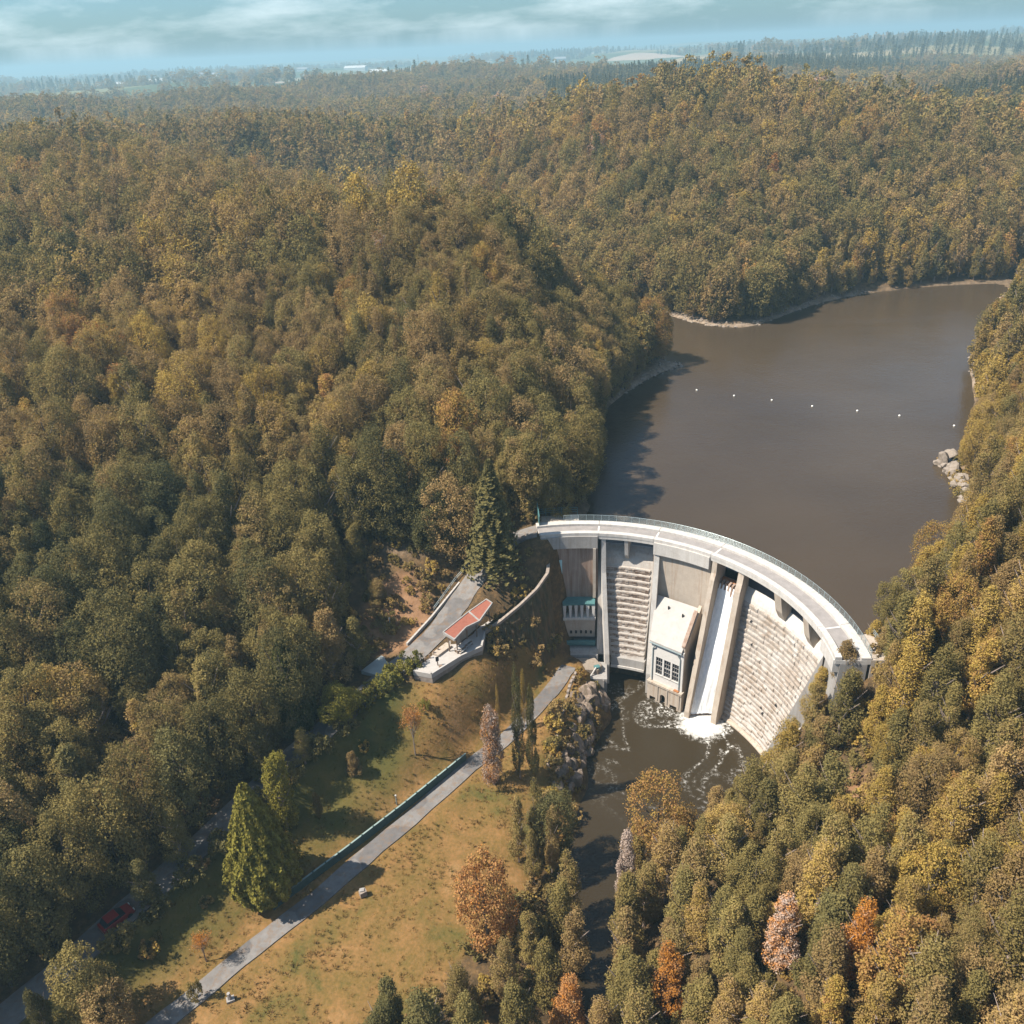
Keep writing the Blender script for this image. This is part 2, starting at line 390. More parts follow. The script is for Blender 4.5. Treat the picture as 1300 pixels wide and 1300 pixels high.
M['wallrock'] = concrete('ivy_grown_masonry', (0.13, 0.078, 0.04), (0.045, 0.042, 0.018), 0.9, (0.35, 0.6))
M['copestone'] = plain('weathered_coping', (0.24, 0.195, 0.16), 0.9, 0.3, 1.5)
M['roof_grey'] = plain('grey_slate_roof', (0.25, 0.24, 0.24), 0.8, 0.2, 0.3)
M['navy'] = plain('shade_darkened_navy_gate', (0.028, 0.032, 0.045), 0.6, 0.2, 1.0)
M['rail_green'] = plain('grey_green_rail', (0.20, 0.26, 0.24), 0.8, 0.2, 1.0)
FAR_X = [-9000, -6000, -4200, -3000, -2200, -1650, -1250, -950, -740, -590, -480, -390, -320, -265, -222, -190, -165, -145, -130, -118, -108]
xs = np.array(FAR_X + list(np.arange(-100, 140.1, 1.6)) + [148, 158, 170, 185, 205, 230, 262, 300, 350, 410, 490, 590, 720, 900, 1150, 1500, 2000, 2700, 3700, 5200, 7500, 10000])
ys = np.array([-200, -100, -50, -20, 0, 10] + list(np.arange(18, 150, 1.4)) + list(np.arange(150, 330, 2.6)) + list(np.arange(330, 620, 8)) + [630, 650, 675, 705, 740, 785, 840, 905, 985, 1080, 1200, 1350, 1540, 1780, 2080, 2450, 2900, 3500, 4300, 5400, 7000, 9500, 13500])
GX, GY = np.meshgrid(xs, ys)
GZ = height(GX, GY)
fine_amp = 0.28 * (1 - sstep(140, 330, np.hypot(GX - 10, GY - 110)))
GZ = GZ + fine_amp * (np.sin(GX * .9 + 1.1 * np.sin(GY * .7)) * np.sin(GY * .8 + .9 * np.sin(GX * .63)) * .6 + (RNG.random(GX.shape) - .5) * .5) * (np.minimum(*[seg_dist(GX.ravel(), GY.ravel(), p)[0].reshape(GX.shape) for _, p in ROADS.values()]) > 3.2)
# the stream bed and lake bed stay below the dam's footing
nx, ny = len(xs), len(ys)
verts = np.c_[GX.ravel(), GY.ravel(), GZ.ravel()]
idx = np.arange(nx * ny).reshape(ny, nx)
faces = np.c_[idx[:-1, :-1].ravel(), idx[:-1, 1:].ravel(), idx[1:, 1:].ravel(), idx[1:, :-1].ravel()]

def in_poly(x, y, poly):
    x = np.asarray(x); y = np.asarray(y); c = np.zeros(x.shape, bool); n = len(poly)
    for i in range(n):
        (x0, y0), (x1, y1) = poly[i][:2], poly[(i + 1) % n][:2]
        k = ((y0 > y) != (y1 > y)) & (x < (x1 - x0) * (y - y0) / (y1 - y0 + 1e-12) + x0)
        c ^= k
    return c

MEADOW = [(-84, 34), (-70, 48), (-58, 62), (-50, 71), (-42, 81), (-33, 93), (-25, 101.5), (-17, 106), (-12, 106), (-6, 111), (0, 117), (7, 121), (12, 118), (15, 114),
          (12, 108), (9.5, 102), (7, 92), (3.5, 85), (1, 78), (-5, 71), (-9, 66), (-15, 58), (-22, 50), (-32, 36)]
BANK_OPEN = [(-17, 113), (-20, 112), (-24, 112), (-27, 116), (-24, 124), (-19, 127), (-14, 122)]
CLEAR_R = [(37, 74), (42, 70), (45, 76), (43, 83), (39, 84)]
mead = in_poly(verts[:, 0], verts[:, 1], MEADOW).astype(float)
bank = ((((verts[:, 0] - 390) / 115) ** 2 + ((verts[:, 1] - 885) / 60) ** 2 < 1) | in_poly(verts[:, 0], verts[:, 1], BANK_OPEN) | in_poly(verts[:, 0], verts[:, 1], CLEAR_R)).astype(float)
RES_POLY = [PT(t, 36.9, 0)[:2] for t in range(-4, 97, 4)] + [(4.5, 137), (2, 150), (8, 172), (14, 206), (30, 226), (40, 232), (25, 250), (0, 280), (20, 300), (52, 280), (62, 270), (71, 264), (83, 270),
            (108, 290), (130, 298), (160, 302), (200, 318), (300, 350), (400, 360), (400, 330), (320, 320), (220, 296), (180, 262), (145, 215), (125, 172), (112, 150), (106, 135), (92, 113), (74, 98), (58, 92)]
inres = in_poly(verts[:, 0], verts[:, 1], RES_POLY)
shore = np.where(inres | (np.hypot(verts[:, 0] - 60, verts[:, 1] - 180) < 150), np.clip(1 - np.abs(verts[:, 2] - 23.7) / 1.0, 0, 1), 0) * (np.hypot(verts[:, 0] - DAM_C[0], verts[:, 1] - DAM_C[1]) > 38) * np.where((verts[:, 0] < 118) & (verts[:, 1] > 195), .8, .25)

me = bpy.data.meshes.new('ground')
me.from_pydata(verts.tolist(), [], faces.tolist())
for nm, arr in (('meadow', mead), ('bare', bank), ('shore', shore)):
    a = me.attributes.new(nm, 'FLOAT', 'POINT'); a.data.foreach_set('value', arr.astype(np.float32))
me.polygons.foreach_set('use_smooth', [True] * len(me.polygons))

m, nt, b = new_mat('earth_and_grass')
p = world_pos(nt)
def attr(nt, n): return node(nt, 'ShaderNodeAttribute', attribute_name=n).outputs['Fac']
floor_r = ramp(nt, [(0.28, (0.035, 0.028, 0.016)), (0.5, (0.085, 0.055, 0.028)), (0.62, (0.150, 0.090, 0.040)), (0.75, (0.19, 0.13, 0.06))]); nt.links.new(noise(nt, p, 0.9, 8, 0.75), floor_r.inputs[0])
g1 = ramp(nt, [(0.30, (0.090, 0.080, 0.024)), (0.44, (0.155, 0.098, 0.032)), (0.58, (0.205, 0.115, 0.043)), (0.72, (0.265, 0.155, 0.068))]); nt.links.new(noise(nt, p, 0.16, 8, 0.62, 0.6), g1.inputs[0])
g2 = ramp(nt, [(0.35, (0.72, 0.78, 0.7)), (0.65, (1.12, 1.06, 1.05))]); nt.links.new(noise(nt, p, 2.2, 4, 0.7), g2.inputs[0])
grass_c = mix(nt, 1.0, g1.outputs[0], g2.outputs[0], 'MULTIPLY')
# greener grass uphill of the lower road
sx = node(nt, 'ShaderNodeSeparateXYZ'); nt.links.new(p, sx.inputs[0])
up = math_n(nt, 'SUBTRACT', math_n(nt, 'MULTIPLY', sx.outputs['Y'], 0.72), math_n(nt, 'MULTIPLY', sx.outputs['X'], 0.70))
upm = math_n(nt, 'DIVIDE', math_n(nt, 'SUBTRACT', math_n(nt, 'ADD', up, math_n(nt, 'MULTIPLY', noise(nt, p, 0.12, 3), 10.0)), 82.0), 5.0, True)
lower = math_n(nt, 'DIVIDE', math_n(nt, 'SUBTRACT', math_n(nt, 'ADD', -14.0, math_n(nt, 'MULTIPLY', sx.outputs['X'], -1.0)), 0.0), 5.0, True)
gr = ramp(nt, [(0.3, (0.055, 0.060, 0.017)), (0.55, (0.095, 0.078, 0.022)), (0.75, (0.145, 0.098, 0.03))]); nt.links.new(noise(nt, p, 0.2, 6, 0.65), gr.inputs[0])
grass_c = mix(nt, math_n(nt, 'MULTIPLY', upm, lower), grass_c, gr.outputs[0])
c = mix(nt, attr(nt, 'meadow'), floor_r.outputs[0], grass_c)
sand = ramp(nt, [(0.3, (0.16, 0.085, 0.042)), (0.7, (0.29, 0.165, 0.09))]); nt.links.new(noise(nt, p, 0.5, 6, 0.7), sand.inputs[0])
c = mix(nt, attr(nt, 'bare'), c, sand.outputs[0])
shr = ramp(nt, [(0.3, (0.20, 0.14, 0.09)), (0.7, (0.42, 0.34, 0.27))]); nt.links.new(noise(nt, p, 0.9, 5, 0.7), shr.inputs[0])
c = mix(nt, attr(nt, 'shore'), c, shr.outputs[0])
# far fields between the woods
far_d = math_n(nt, 'DIVIDE', math_n(nt, 'SUBTRACT', sx.outputs['Y'], 1500.0), 500.0, True)
vor = node(nt, 'ShaderNodeTexVoronoi'); vor.inputs['Scale'].default_value = 0.0034; nt.links.new(mapping(nt, p, (1, .6, 1)), vor.inputs['Vector'])
fr = ramp(nt, [(0.25, (0.07, 0.08, 0.028)), (0.5, (0.13, 0.13, 0.05)), (0.72, (0.24, 0.19, 0.10)), (0.9, (0.36, 0.27, 0.20))]); nt.links.new(vor.outputs['Color'], fr.inputs[0])
c = mix(nt, far_d, c, fr.outputs[0])
nt.links.new(c, b.inputs['Base Color']); b.inputs['Roughness'].default_value = 0.95; b.inputs['Specular IOR Level'].default_value = 0.1
bump(nt, b, noise(nt, p, 1.6, 5, 0.7), 0.5, 0.25)
me.materials.append(m)
ground = bpy.data.objects.new('ground', me); COL.objects.link(ground); tag(ground, kind='structure')

# ------------------------------------------------------------------ water
def water_mat(name, deep, rough, wave, foam=False, tint2=None):
    m, nt, b = new_mat(name); p = world_pos(nt)
    n1 = noise(nt, p, 0.03, 3, 0.5)
    r = ramp(nt, [(0.3, deep), (0.7, tint2 or deep)]); nt.links.new(n1, r.inputs[0])
    c = r.outputs[0]
    b.inputs['IOR'].default_value = 1.33; b.inputs['Specular IOR Level'].default_value = 0.45
    rgh = rough
    if foam:
        sx = node(nt, 'ShaderNodeSeparateXYZ'); nt.links.new(p, sx.inputs[0])
        # eddies spread from the foot of the chute
        ctr = node(nt, 'ShaderNodeVectorMath', operation='DISTANCE'); nt.links.new(p, ctr.inputs[0]); ctr.inputs[1].default_value = (29.8, 109.6, 0)
        near = ramp(nt, [(0.0, (1, 1, 1)), (0.06, (0.92, 0.92, 0.92)), (0.13, (0.45, 0.45, 0.45)), (0.26, (0.14, 0.14, 0.14)), (0.5, (0.055, 0.055, 0.055)), (0.66, (0.0, 0.0, 0.0))])
        nt.links.new(math_n(nt, 'DIVIDE', ctr.outputs['Value'], 40.0, True), near.inputs[0])
        warp = noise(nt, p, 0.075, 3, 0.5, 1.4)
        band = math_n(nt, 'ABSOLUTE', math_n(nt, 'SUBTRACT', warp, 0.5))
        ridge = ramp(nt, [(0.0, (1, 1, 1)), (0.05, (0.0, 0.0, 0.0))]); nt.links.new(band, ridge.inputs[0])
        brk = ramp(nt, [(0.5, (0, 0, 0)), (0.7, (1, 1, 1))]); nt.links.new(noise(nt, p, 1.7, 6, 0.8), brk.inputs[0])
        f1 = math_n(nt, 'MULTIPLY', math_n(nt, 'MULTIPLY', ridge.outputs[0], brk.outputs[0]), math_n(nt, 'MULTIPLY', near.outputs[0], 6.0), True)
        core = math_n(nt, 'MULTIPLY', math_n(nt, 'ADD', math_n(nt, 'MULTIPLY', noise(nt, p, 1.3, 6, 0.75), 1.2), math_n(nt, 'SUBTRACT', near.outputs[0], 1.18)), 3.0, True)
        f = math_n(nt, 'MAXIMUM', f1, core, True)
        c = mix(nt, f, c, (0.62, 0.60, 0.56))
        rr = node(nt, 'ShaderNodeMix'); rr.data_type = 'FLOAT'; nt.links.new(f, rr.inputs[0]); rr.inputs[2].default_value = rough; rr.inputs[3].default_value = 0.8
        nt.links.new(rr.outputs[0], b.inputs['Roughness'])
    else:                                                  # wind patches
        rw_ = ramp(nt, [(0.35, (rough * .6,) * 3), (0.65, (rough * 1.7,) * 3)]); nt.links.new(noise(nt, mapping(nt, p, (1, 2.2, 1)), 0.018, 5, 0.6, 0.8), rw_.inputs[0]); nt.links.new(rw_.outputs[0], b.inputs['Roughness'])
    nt.links.new(c, b.inputs['Base Color'])
    w1 = noise(nt, mapping(nt, p, (1, 1.6, 1)), 1.1, 4, 0.6, 0.3); w2 = noise(nt, p, 0.12, 2, 0.5)
    h = math_n(nt, 'ADD', w1, math_n(nt, 'MULTIPLY', w2, 1.5))
    bump(nt, b, h, wave, 0.12)
    return m
def water_sheet(name, poly, z, mat):
    bm = bmesh.new(); vs = [bm.verts.new((x, y, z)) for x, y in poly]; f = bm.faces.new(vs)
    if f.normal.z < 0: f.normal_flip()
    bmesh.ops.triangulate(bm, faces=[f]); me = bpy.data.meshes.new(name); bm.to_mesh(me); bm.free(); me.materials.append(mat)
    for pl in me.polygons: pass
    o = bpy.data.objects.new(name, me); COL.objects.link(o); tag(o, kind='structure'); return o
water_sheet('reservoir_water', RES_POLY, 23.45, water_mat('muddy_reservoir_water', (0.046, 0.032, 0.019), 0.16, 0.4, tint2=(0.060, 0.042, 0.025)))
RIV = [PT(t, 31.2, 0)[:2] for t in range(8, 85, 4)] + [(9, 118), (5, 105), (2, 92), (-2, 80), (-6, 66), (-12, 50), (-18, 30), (-20, 0), (25, 0), (18, 40), (24, 60), (34, 78), (40, 92), (44, 99)]
water_sheet('river_water', RIV, 0.0, water_mat('brown_river_water', (0.028, 0.020, 0.010), 0.12, 0.6, foam=True, tint2=(0.038, 0.027, 0.014)))
# ------------------------------------------------------------------ the dam
dam = empty('arch_dam', PT(45, 33, 0))
tag(dam, 'curved pale concrete arch dam with stepped spillways holding back the brown reservoir', 'dam')
CW, CC, CG, CR, CT = M['concrete_white'], M['concrete'], M['concrete_grey'], M['concrete_rust'], M['concrete_tan']
def face_r(z): return 30.4 + 3.9 * z / 21.5           # downstream face of the stone-faced overflow

# arch barrels
MB().sweep([(37.1, -4), (37.1, 26.6), (33.2, 26.6), (33.2, -4)], 80.6, 97.5, 10).out('abutment_barrel', CR, dam)
MB().sweep([(37.1, -4), (37.1, 23.5), (36.7, 23.85), (36.2, 23.75), (35.3, 23.1), (34.6, 22.1), (34.3, 21.0), (29.9, 4.9), (32.6, 4.4), (32.6, -4)], 64.4, 80.5, 12).out('stepped_overflow_barrel', CC, dam)
MB().sweep([(37.1, -4), (37.1, 26.6), (33.25, 26.6), (33.25, -4)], 47.0, 64.3, 12).out('centre_barrel', CT, dam)
MB().sweep([(37.1, -4), (37.1, 21.8), (36.6, 22.1), (35.6, 22.0), (34.7, 21.2), (33.2, 16), (30.6, -4)], 38.8, 46.9, 8).out('gate_barrel', CC, dam)
MB().sweep([(37.1, -4), (37.1, 23.5), (36.7, 23.85), (36.2, 23.75), (35.3, 23.15), (34.7, 22.3), (34.35, 21.5), (30.25, 0), (29.9, -4)], 3.0, 38.7, 26).out('stone_overflow_barrel', CW, dam)
MB().sweep([(37.1, -4), (37.1, 26.6), (33.6, 26.6), (32.2, -4)], -5.5, 2.9, 8).out('end_barrel', CG, dam)

# crest deck, kerb, roadway, parapets, in lengths between the expansion joints
joints = [-5.5, 6.5, 47.0, 64.35, 80.6, 97.5]
for a, c_ in zip(joints[:-1], joints[1:]):
    n = max(4, int((c_ - a) / 1.5))
    g = 0.16
    d_ = MB().sweep([(37.5, 26.62), (37.5, 27.2), (32.9, 27.2), (32.9, 26.62)], a + .02, c_ - .02, n).out('deck', CW, dam)
    MB().sweep([(36.2, 27.203), (36.2, 27.23), (33.75, 27.23), (33.75, 27.203)], a + g, c_ - g, n).out('roadway', M['deck_road'], d_)
    MB().sweep([(37.52, 27.2), (37.52, 27.62), (36.22, 27.62), (36.22, 27.2)], a + .05, c_ - .05, n).out('pavement', CW, dam)
    MB().sweep([(33.72, 27.2), (33.72, 27.75), (32.84, 27.75), (32.84, 27.2)], a + .05, c_ - .05, n).out('parapet', CW, dam)
for t in joints[1:-1]:
    MB().sweep([(36.2, 27.236), (36.2, 27.26), (33.75, 27.26), (33.75, 27.236)], t - .22, t + .22, 1).out('expansion_joint', M['white'], dam)
# deep girders over the blind bays
MB().sweep([(33.18, 24.9), (33.18, 27.19), (32.62, 27.19), (32.62, 24.9)], 80.7, 97.4, 10).out('girder', CG, dam)
MB().sweep([(33.22, 25.0), (33.22, 27.19), (32.62, 27.19), (32.62, 25.0)], 47.2, 64.2, 12).out('girder', CW, dam)
MB().sweep([(33.5, 25.2), (33.5, 27.19), (32.7, 27.19), (32.7, 25.2)], -5.3, 3.4, 8).out('girder', CW, dam)

# railing on the upstream edge: posts and wires
rail = MB()
for z, rr in ((28.72, .028), (28.5, .014), (28.3, .014), (28.1, .014), (27.92, .014), (27.74, .014)):
    ths = np.linspace(-5.2, 90, 66)
    for t0, t1 in zip(ths[:-1], ths[1:]): rail.tube(PT(t0, 37.44, z), PT(t1, 37.44, z), rr, n=4)
rl = rail.out('railing', M['steel'], dam)
for t in np.linspace(-5.2, 90, 49):
    MB().box(PT(t, 37.44, 28.18), (.06, .06, 1.12), math.radians(t)).out('post', M['steel'], rl)
# taller fence round the gatehouse platform at the left end, and the platform at the right end
pl = MB().sweep([(40.2, 24), (40.2, 27.3), (37.53, 27.3), (37.53, 24)], 86, 96.5, 6).out('platform', CT, dam)
for t in np.linspace(86.3, 96.2, 6): MB().box(PT(t, 40.05, 28.05), (.07, .07, 1.5), math.radians(t)).out('post', M['teal'], pl)
for z in (28.0, 28.4, 28.8): MB().sweep([(40.03, z), (40.03, z + .05), (40.08, z + .05), (40.08, z)], 86.3, 96.2, 6).out('rail', M['teal'], pl)
MB().add([PT(96.3, 40, 27.3), PT(96.6, 36.4, 27.3), PT(96.6, 36.4, 29.4), PT(96.3, 40, 30.6), PT(96.5, 40, 27.3), PT(96.8, 36.4, 27.3), PT(96.8, 36.4, 29.4), PT(96.5, 40, 30.6)],
         [(0, 1, 2, 3), (7, 6, 5, 4), (0, 4, 5, 1), (1, 5, 6, 2), (2, 6, 7, 3), (3, 7, 4, 0)]).out('gate_screen', M['teal'], dam)
pr_ = MB().sweep([(39.6, 23), (39.6, 27.35), (37.53, 27.35), (37.53, 23)], -5.5, 3.0, 5).out('platform', CT, dam)
for t in np.linspace(-5.2, 2.7, 6): MB().box(PT(t, 39.45, 27.95), (.07, .07, 1.2), math.radians(t)).out('post', M['steel'], pr_)
for z in (27.9, 28.2, 28.5): MB().sweep([(39.43, z), (39.43, z + .05), (39.48, z + .05), (39.48, z)], -5.2, 2.7, 5).out('rail', M['steel'], pr_)

# piers and training walls: an outline in (distance, height) along a line in plan, with a thickness
def pier(name, p0, p1, outline, w, mat, parent=dam):
    u = Vector((p1[0] - p0[0], p1[1] - p0[1], 0)).normalized(); nrm = Vector((-u.y, u.x, 0))
    poly = [Vector((p0[0], p0[1], 0)) + u * s + Vector((0, 0, z)) - nrm * (w / 2) for s, z in outline]
    return MB().prism([tuple(q) for q in poly], tuple(nrm * w)).out(name, mat, parent)
def rad(th, r): return PT(th, r, 0)[:2]
# left rib of the stepped spillway, running down to the stilling basin
pier('training_wall', rad(80.4, 37.0), (15.5, 119.2), [(0, 24), (0, 26.6), (4.0, 26.6), (4.3, 22.6), (4.6, 20.2), (8.9, 6.0), (9.3, 4.2), (9.3, -3), (2, -3)], .75, CW)
# right rib of the stepped spillway, beside the powerhouse
pier('training_wall', rad(64.3, 37.0), (22.0, 117.2), [(0, 24), (0, 26.6), (4.0, 26.6), (4.4, 23.5), (4.9, 21.2), (9.2, 6.0), (9.6, 4.2), (9.6, -3), (2, -3)], .85, CW)
# slim pier between the two left bays, and the piers between the three right bays
pier('pier', rad(72.4, 37.0), rad(72.4, 33), [(0, 23), (0, 26.6), (4.0, 26.6), (3.4, 23.4), (2.2, 22.0), (0.4, 22.5)], .6, CW)
for t in (24.2, 12.4):
    pier('pier', rad(t, 37.0), rad(t, 33), [(0, 23), (0, 26.6), (4.05, 26.6), (3.4, 23.4), (2.7, 21.9), (0.4, 22.5)], 1.5, CT)
pier('pier', rad(3.3, 37.0), rad(3.3, 32), [(0, 20), (0, 26.6), (4.0, 26.6), (3.5, 23.6), (3.5, 20), (6.9, 0), (7.2, -3), (2, -3)], .6, CG)
# closed flap gates in the right bays, slot shade put into their colour
for t0, t1 in ((25.6, 37.6), (13.8, 22.8), (4.2, 11.0)):
    MB().sweep([(35.5, 22.9), (35.5, 25.9), (35.3, 25.9), (35.3, 22.9)], t0, t1, 6).out('flap_gate', M['navy'], dam)
# chute walls
CH_TL, CH_TR, CH_BL, CH_BR = rad(46.4, 34.6), rad(39.4, 34.6), (27.75, 111.2), (32.4, 111.2)
pier('chute_wall', rad(46.6, 37.0), (27.5, 110.9), [(0, 21), (0, 26.6), (4.1, 26.6), (4.3, 24.6), (4.9, 23.6), (11.2, 2.6), (11.6, 1.2), (11.6, -3), (4, -3)], .8, CT)
pier('chute_wall', rad(38.7, 37.0), (32.75, 110.6), [(0, 21), (0, 26.6), (3.9, 26.6), (4.3, 24.8), (4.9, 23.4), (9.4, 2.4), (9.6, 1.0), (9.6, -3), (3, -3)], .95, CT)
# chute floor
cf = MB().add([(CH_TL[0], CH_TL[1], 21.6), (CH_TR[0], CH_TR[1], 21.6), (CH_BR[0], CH_BR[1], -1), (CH_BL[0], CH_BL[1], -1), (CH_TL[0], CH_TL[1], 17), (CH_TR[0], CH_TR[1], 17), (CH_BR[0], CH_BR[1] + 1, -4), (CH_BL[0], CH_BL[1] + 1, -4)],
              [(0, 1, 2, 3), (7, 6, 5, 4), (0, 4, 5, 1), (1, 5, 6, 2), (2, 6, 7, 3), (3, 7, 4, 0)]).out('chute_floor', CC, dam)
for i in range(6):                                      # rust-stained splitter teeth at the lip
    t = 45.4 - i * (45.4 - 40.2) / 5
    q = PT(t, 34.9, 21.95); e = PT(t, 33.9, 19.8)
    MB().add([PT(t - .3, 35.2, 21.7), PT(t + .3, 35.2, 21.7), PT(t + .3, 33.9, 19.2), PT(t - .3, 33.9, 19.2), PT(t - .3, 35.2, 22.5), PT(t + .3, 35.2, 22.5), PT(t + .26, 34.5, 22.3), PT(t - .26, 34.5, 22.3)],
             [(3, 2, 1, 0), (4, 5, 6, 7), (0, 1, 5, 4), (1, 2, 6, 5), (2, 3, 7, 6), (3, 0, 4, 7)]).out('splitter_tooth', M['concrete_rust'], dam)
MB().sweep([(36.3, 22.12), (36.3, 22.3), (35.25, 22.2), (35.25, 22.05)], 39.6, 46.1, 6).out('sill_beam', M['rust'], dam)

# fifteen masonry steps of the left spillway
NST = 15
for i in range(NST):
    f0, f1 = i / NST, (i + 1) / NST
    zt, zb = 20.9 - (20.9 - 5.0) * f0, 20.9 - (20.9 - 5.0) * f1
    rr = 34.28 - (34.28 - 30.1) * f0
    thl = 79.4 - 4.0 * (f0 + f1) / 2 * .98; thr = 65.4 - .9 * f0
    st = MB()
    st.sweep([(rr + .9, zb - .1), (rr + .9, zt), (rr - .30, zt - .10), (rr - .34, zt - .26), (rr - .26, zb - .1)], thr, thl, 8)
    so = st.out('step', M['stone'], dam)
    # rubble stones of the riser, a part of the step
    rb = MB(); th = thr + .1
    while th < thl - .3:
        w = random.uniform(.7, 1.5); 
        for z0, z1 in ((zb - .02, zb + (zt - zb) * .38), (zb + (zt - zb) * .42, zt - .30)):
            pr = random.uniform(.02, .13)
            rb.sweep([(rr - .2, z0), (rr - .2, z1), (rr - .30 - pr, z1 - .04), (rr - .30 - pr, z0 + .04)], th, min(th + w - .12, thl - .05), 1)
        th += w
    rbo = rb.out('riser_stones', M['riser'], so); tag(rbo, kind='stuff')
MB().sweep([(30.6, 3.1), (30.6, 4.98), (29.35, 4.9), (29.25, 3.1)], 63.9, 75.5, 8).out('lintel_beam', CG, dam)
MB().sweep([(29.2, 2.95), (29.2, 3.4), (29.0, 3.4), (29.0, 2.95)], 63.9, 75.5, 8).out('lintel_lip', CW, dam)

# coursed stone facing of the right overflow: every block its own piece of geometry
fac = MB(); ncourse = 25
for i in range(ncourse):
    z0 = 0.15 + 21.0 * i / ncourse; z1 = 0.15 + 21.0 * (i + 1) / ncourse - .07
    th = 3.6 + random.uniform(0, 1.2); lim = 37.9
    while th < lim:
        w = random.uniform(1.15, 2.6)
        pr = random.uniform(.02, .20)
        rf0, rf1 = face_r(z0), face_r(z1)
        fac.sweep([(rf0 + .12, z0), (rf1 + .12, z1), (rf1 - .12 - pr * .6, z1 - .04), (rf1 - .16 - pr, z1 - .20), (rf0 - .03 - pr * .5, z0 + .03)], th, min(th + w - .10, lim), 1)
        th += w
fo = fac.out('stone_facing', M['facing'], dam); tag(fo, kind='stuff')
MB().sweep([(31.2, -3), (31.2, .55), (30.0, .5), (29.7, .2), (29.7, -3)], 10, 38.2, 16).out('toe_kerb', CT, dam)
# weep holes
for th, z in ((33, 18.5), (22, 6.5), (21, 5.8), (31, 15), (17, 9)):
    MB().tube(PT(th, face_r(z) - .34, z), PT(th, face_r(z) + .2, z), .2, n=8).out('weep_hole', M['dark'], dam)

# right-hand wing walls stepping down the bank
pier('wing_wall', rad(3.0, 33.4), (37.6, 99.6), [(0, 10), (0, 24.5), (2.6, 15.5), (6.3, 3.0), (6.4, -2), (2, -2)], .7, CG)
pier('wing_wall', (41.0, 95.6), (44.5, 92.6), [(0, 5), (0, 15.0), (1.6, 16.2), (4.4, 15.8), (4.4, 5)], .6, CG)
pier('wing_wall', (39.2, 98.4), (41.6, 94.8), [(0, 0), (0, 8.0), (2.5, 10.5), (4.0, 10.5), (4.0, 0)], .5, CW)
pier('wing_wall', (37.7, 100.4), (39.8, 96.4), [(0, -2), (0, 1.6), (2.2, 4.0), (4.2, 4.4), (4.2, -2)], .9, CW)

# left wing: door, valve gallery with balustrade, ledges
dr = MB().sweep([(33.16, 18.6), (33.16, 22.4), (33.02, 22.4), (33.02, 18.6)], 91.2, 93.0, 1).out('service_door', M['teal_pale'], dam)
MB().sweep([(33.01, 19.0), (33.01, 21.2), (32.97, 21.2), (32.97, 19.0)], 91.7, 92.5, 1).out('door_panel', M['teal'], dr)
pier('buttress', rad(81.6, 33.2), rad(81.6, 32.2), [(0, 15), (0, 24.9), (.7, 24.9), (.7, 15)], .5, CT)
bal = MB().sweep([(33.19, 14.4), (33.19, 14.75), (31.0, 14.75), (31.0, 14.4)], 81.3, 91.5, 6).out('gallery_roof', M['teal'], dam)
gal = MB().sweep([(33.19, 11.5), (33.19, 12.0), (30.7, 12.0), (30.7, 11.5)], 81.0, 91.5, 6).out('gallery_floor', CW, dam)
for i in range(6):
    t = 81.7 + i * 1.85
    MB().add([PT(t - .32, 31.3, 12.0), PT(t + .32, 31.3, 12.0), PT(t + .32, 30.85, 12.0), PT(t - .32, 30.85, 12.0), PT(t - .55, 31.3, 14.4), PT(t + .55, 31.3, 14.4), PT(t + .55, 31.05, 14.4), PT(t - .55, 31.05, 14.4)],
             [(3, 2, 1, 0), (4, 5, 6, 7), (0, 1, 5, 4), (1, 2, 6, 5), (2, 3, 7, 6), (3, 0, 4, 7)]).out('baluster', CW, gal)
sk = MB().sweep([(33.19, 7.4), (33.19, 11.48), (31.2, 11.48), (31.5, 7.4)], 81.2, 91.5, 6).out('gallery_apron', CT, dam)
for i in range(6):
    t = 82.2 + i * 1.6
    MB().sweep([(31.45, 8.3), (31.45, 8.8), (31.2, 8.8), (31.2, 8.3)], t, t + .6, 1).out('drain_hole', M['dark'], sk)
# valve house at the foot
vh = MB().sweep([(33.19, 3.0), (33.19, 6.2), (28.6, 5.6), (28.6, 3.0)], 80.0, 93.0, 6).out('valve_floor', CG, dam)
for i, z in enumerate((6.3, 6.9)):
    MB().sweep([(31.6 - i * .9, z - .2), (31.6 - i * .9, z + .35), (30.6 - i * .5, z + .35), (30.6 - i * .5, z - .2)], 81.0, 92.5 - i * 2, 4).out('valve_pipe', M['teal'], dam)
bs = MB().prism([(8.6, 117.4, -3), (14.9, 116.6, -3), (15.4, 121.2, -3), (8.8, 122.5, -3)], (0, 0, 7.3)).out('basin_block', CG, dam)
for i in range(4):
    MB().box((9.6 + i * 1.55, 117.14 - i * .197, 1.6), (.14, .12, 5.2), math.radians(-7)).out('panel_joint', CC, bs)
MB().prism([(9.4, 118.6, 4.35), (13.5, 118.0, 4.35), (14.3, 119.3, 4.35), (13.3, 121.4, 4.35), (9.2, 121.6, 4.35)], (0, 0, .9)).out('boulder_apron', M['shore_rock'], dam)
MB().tube((11.3, 117.0, 3.2), (13.2, 118.3, 5.6), .13, n=6).out('drain_pipe', CW, dam)
MB().box((13.4, 118.7, 5.2), (.9, .8, .7), .3).out('valve_box', M['teal'], dam)

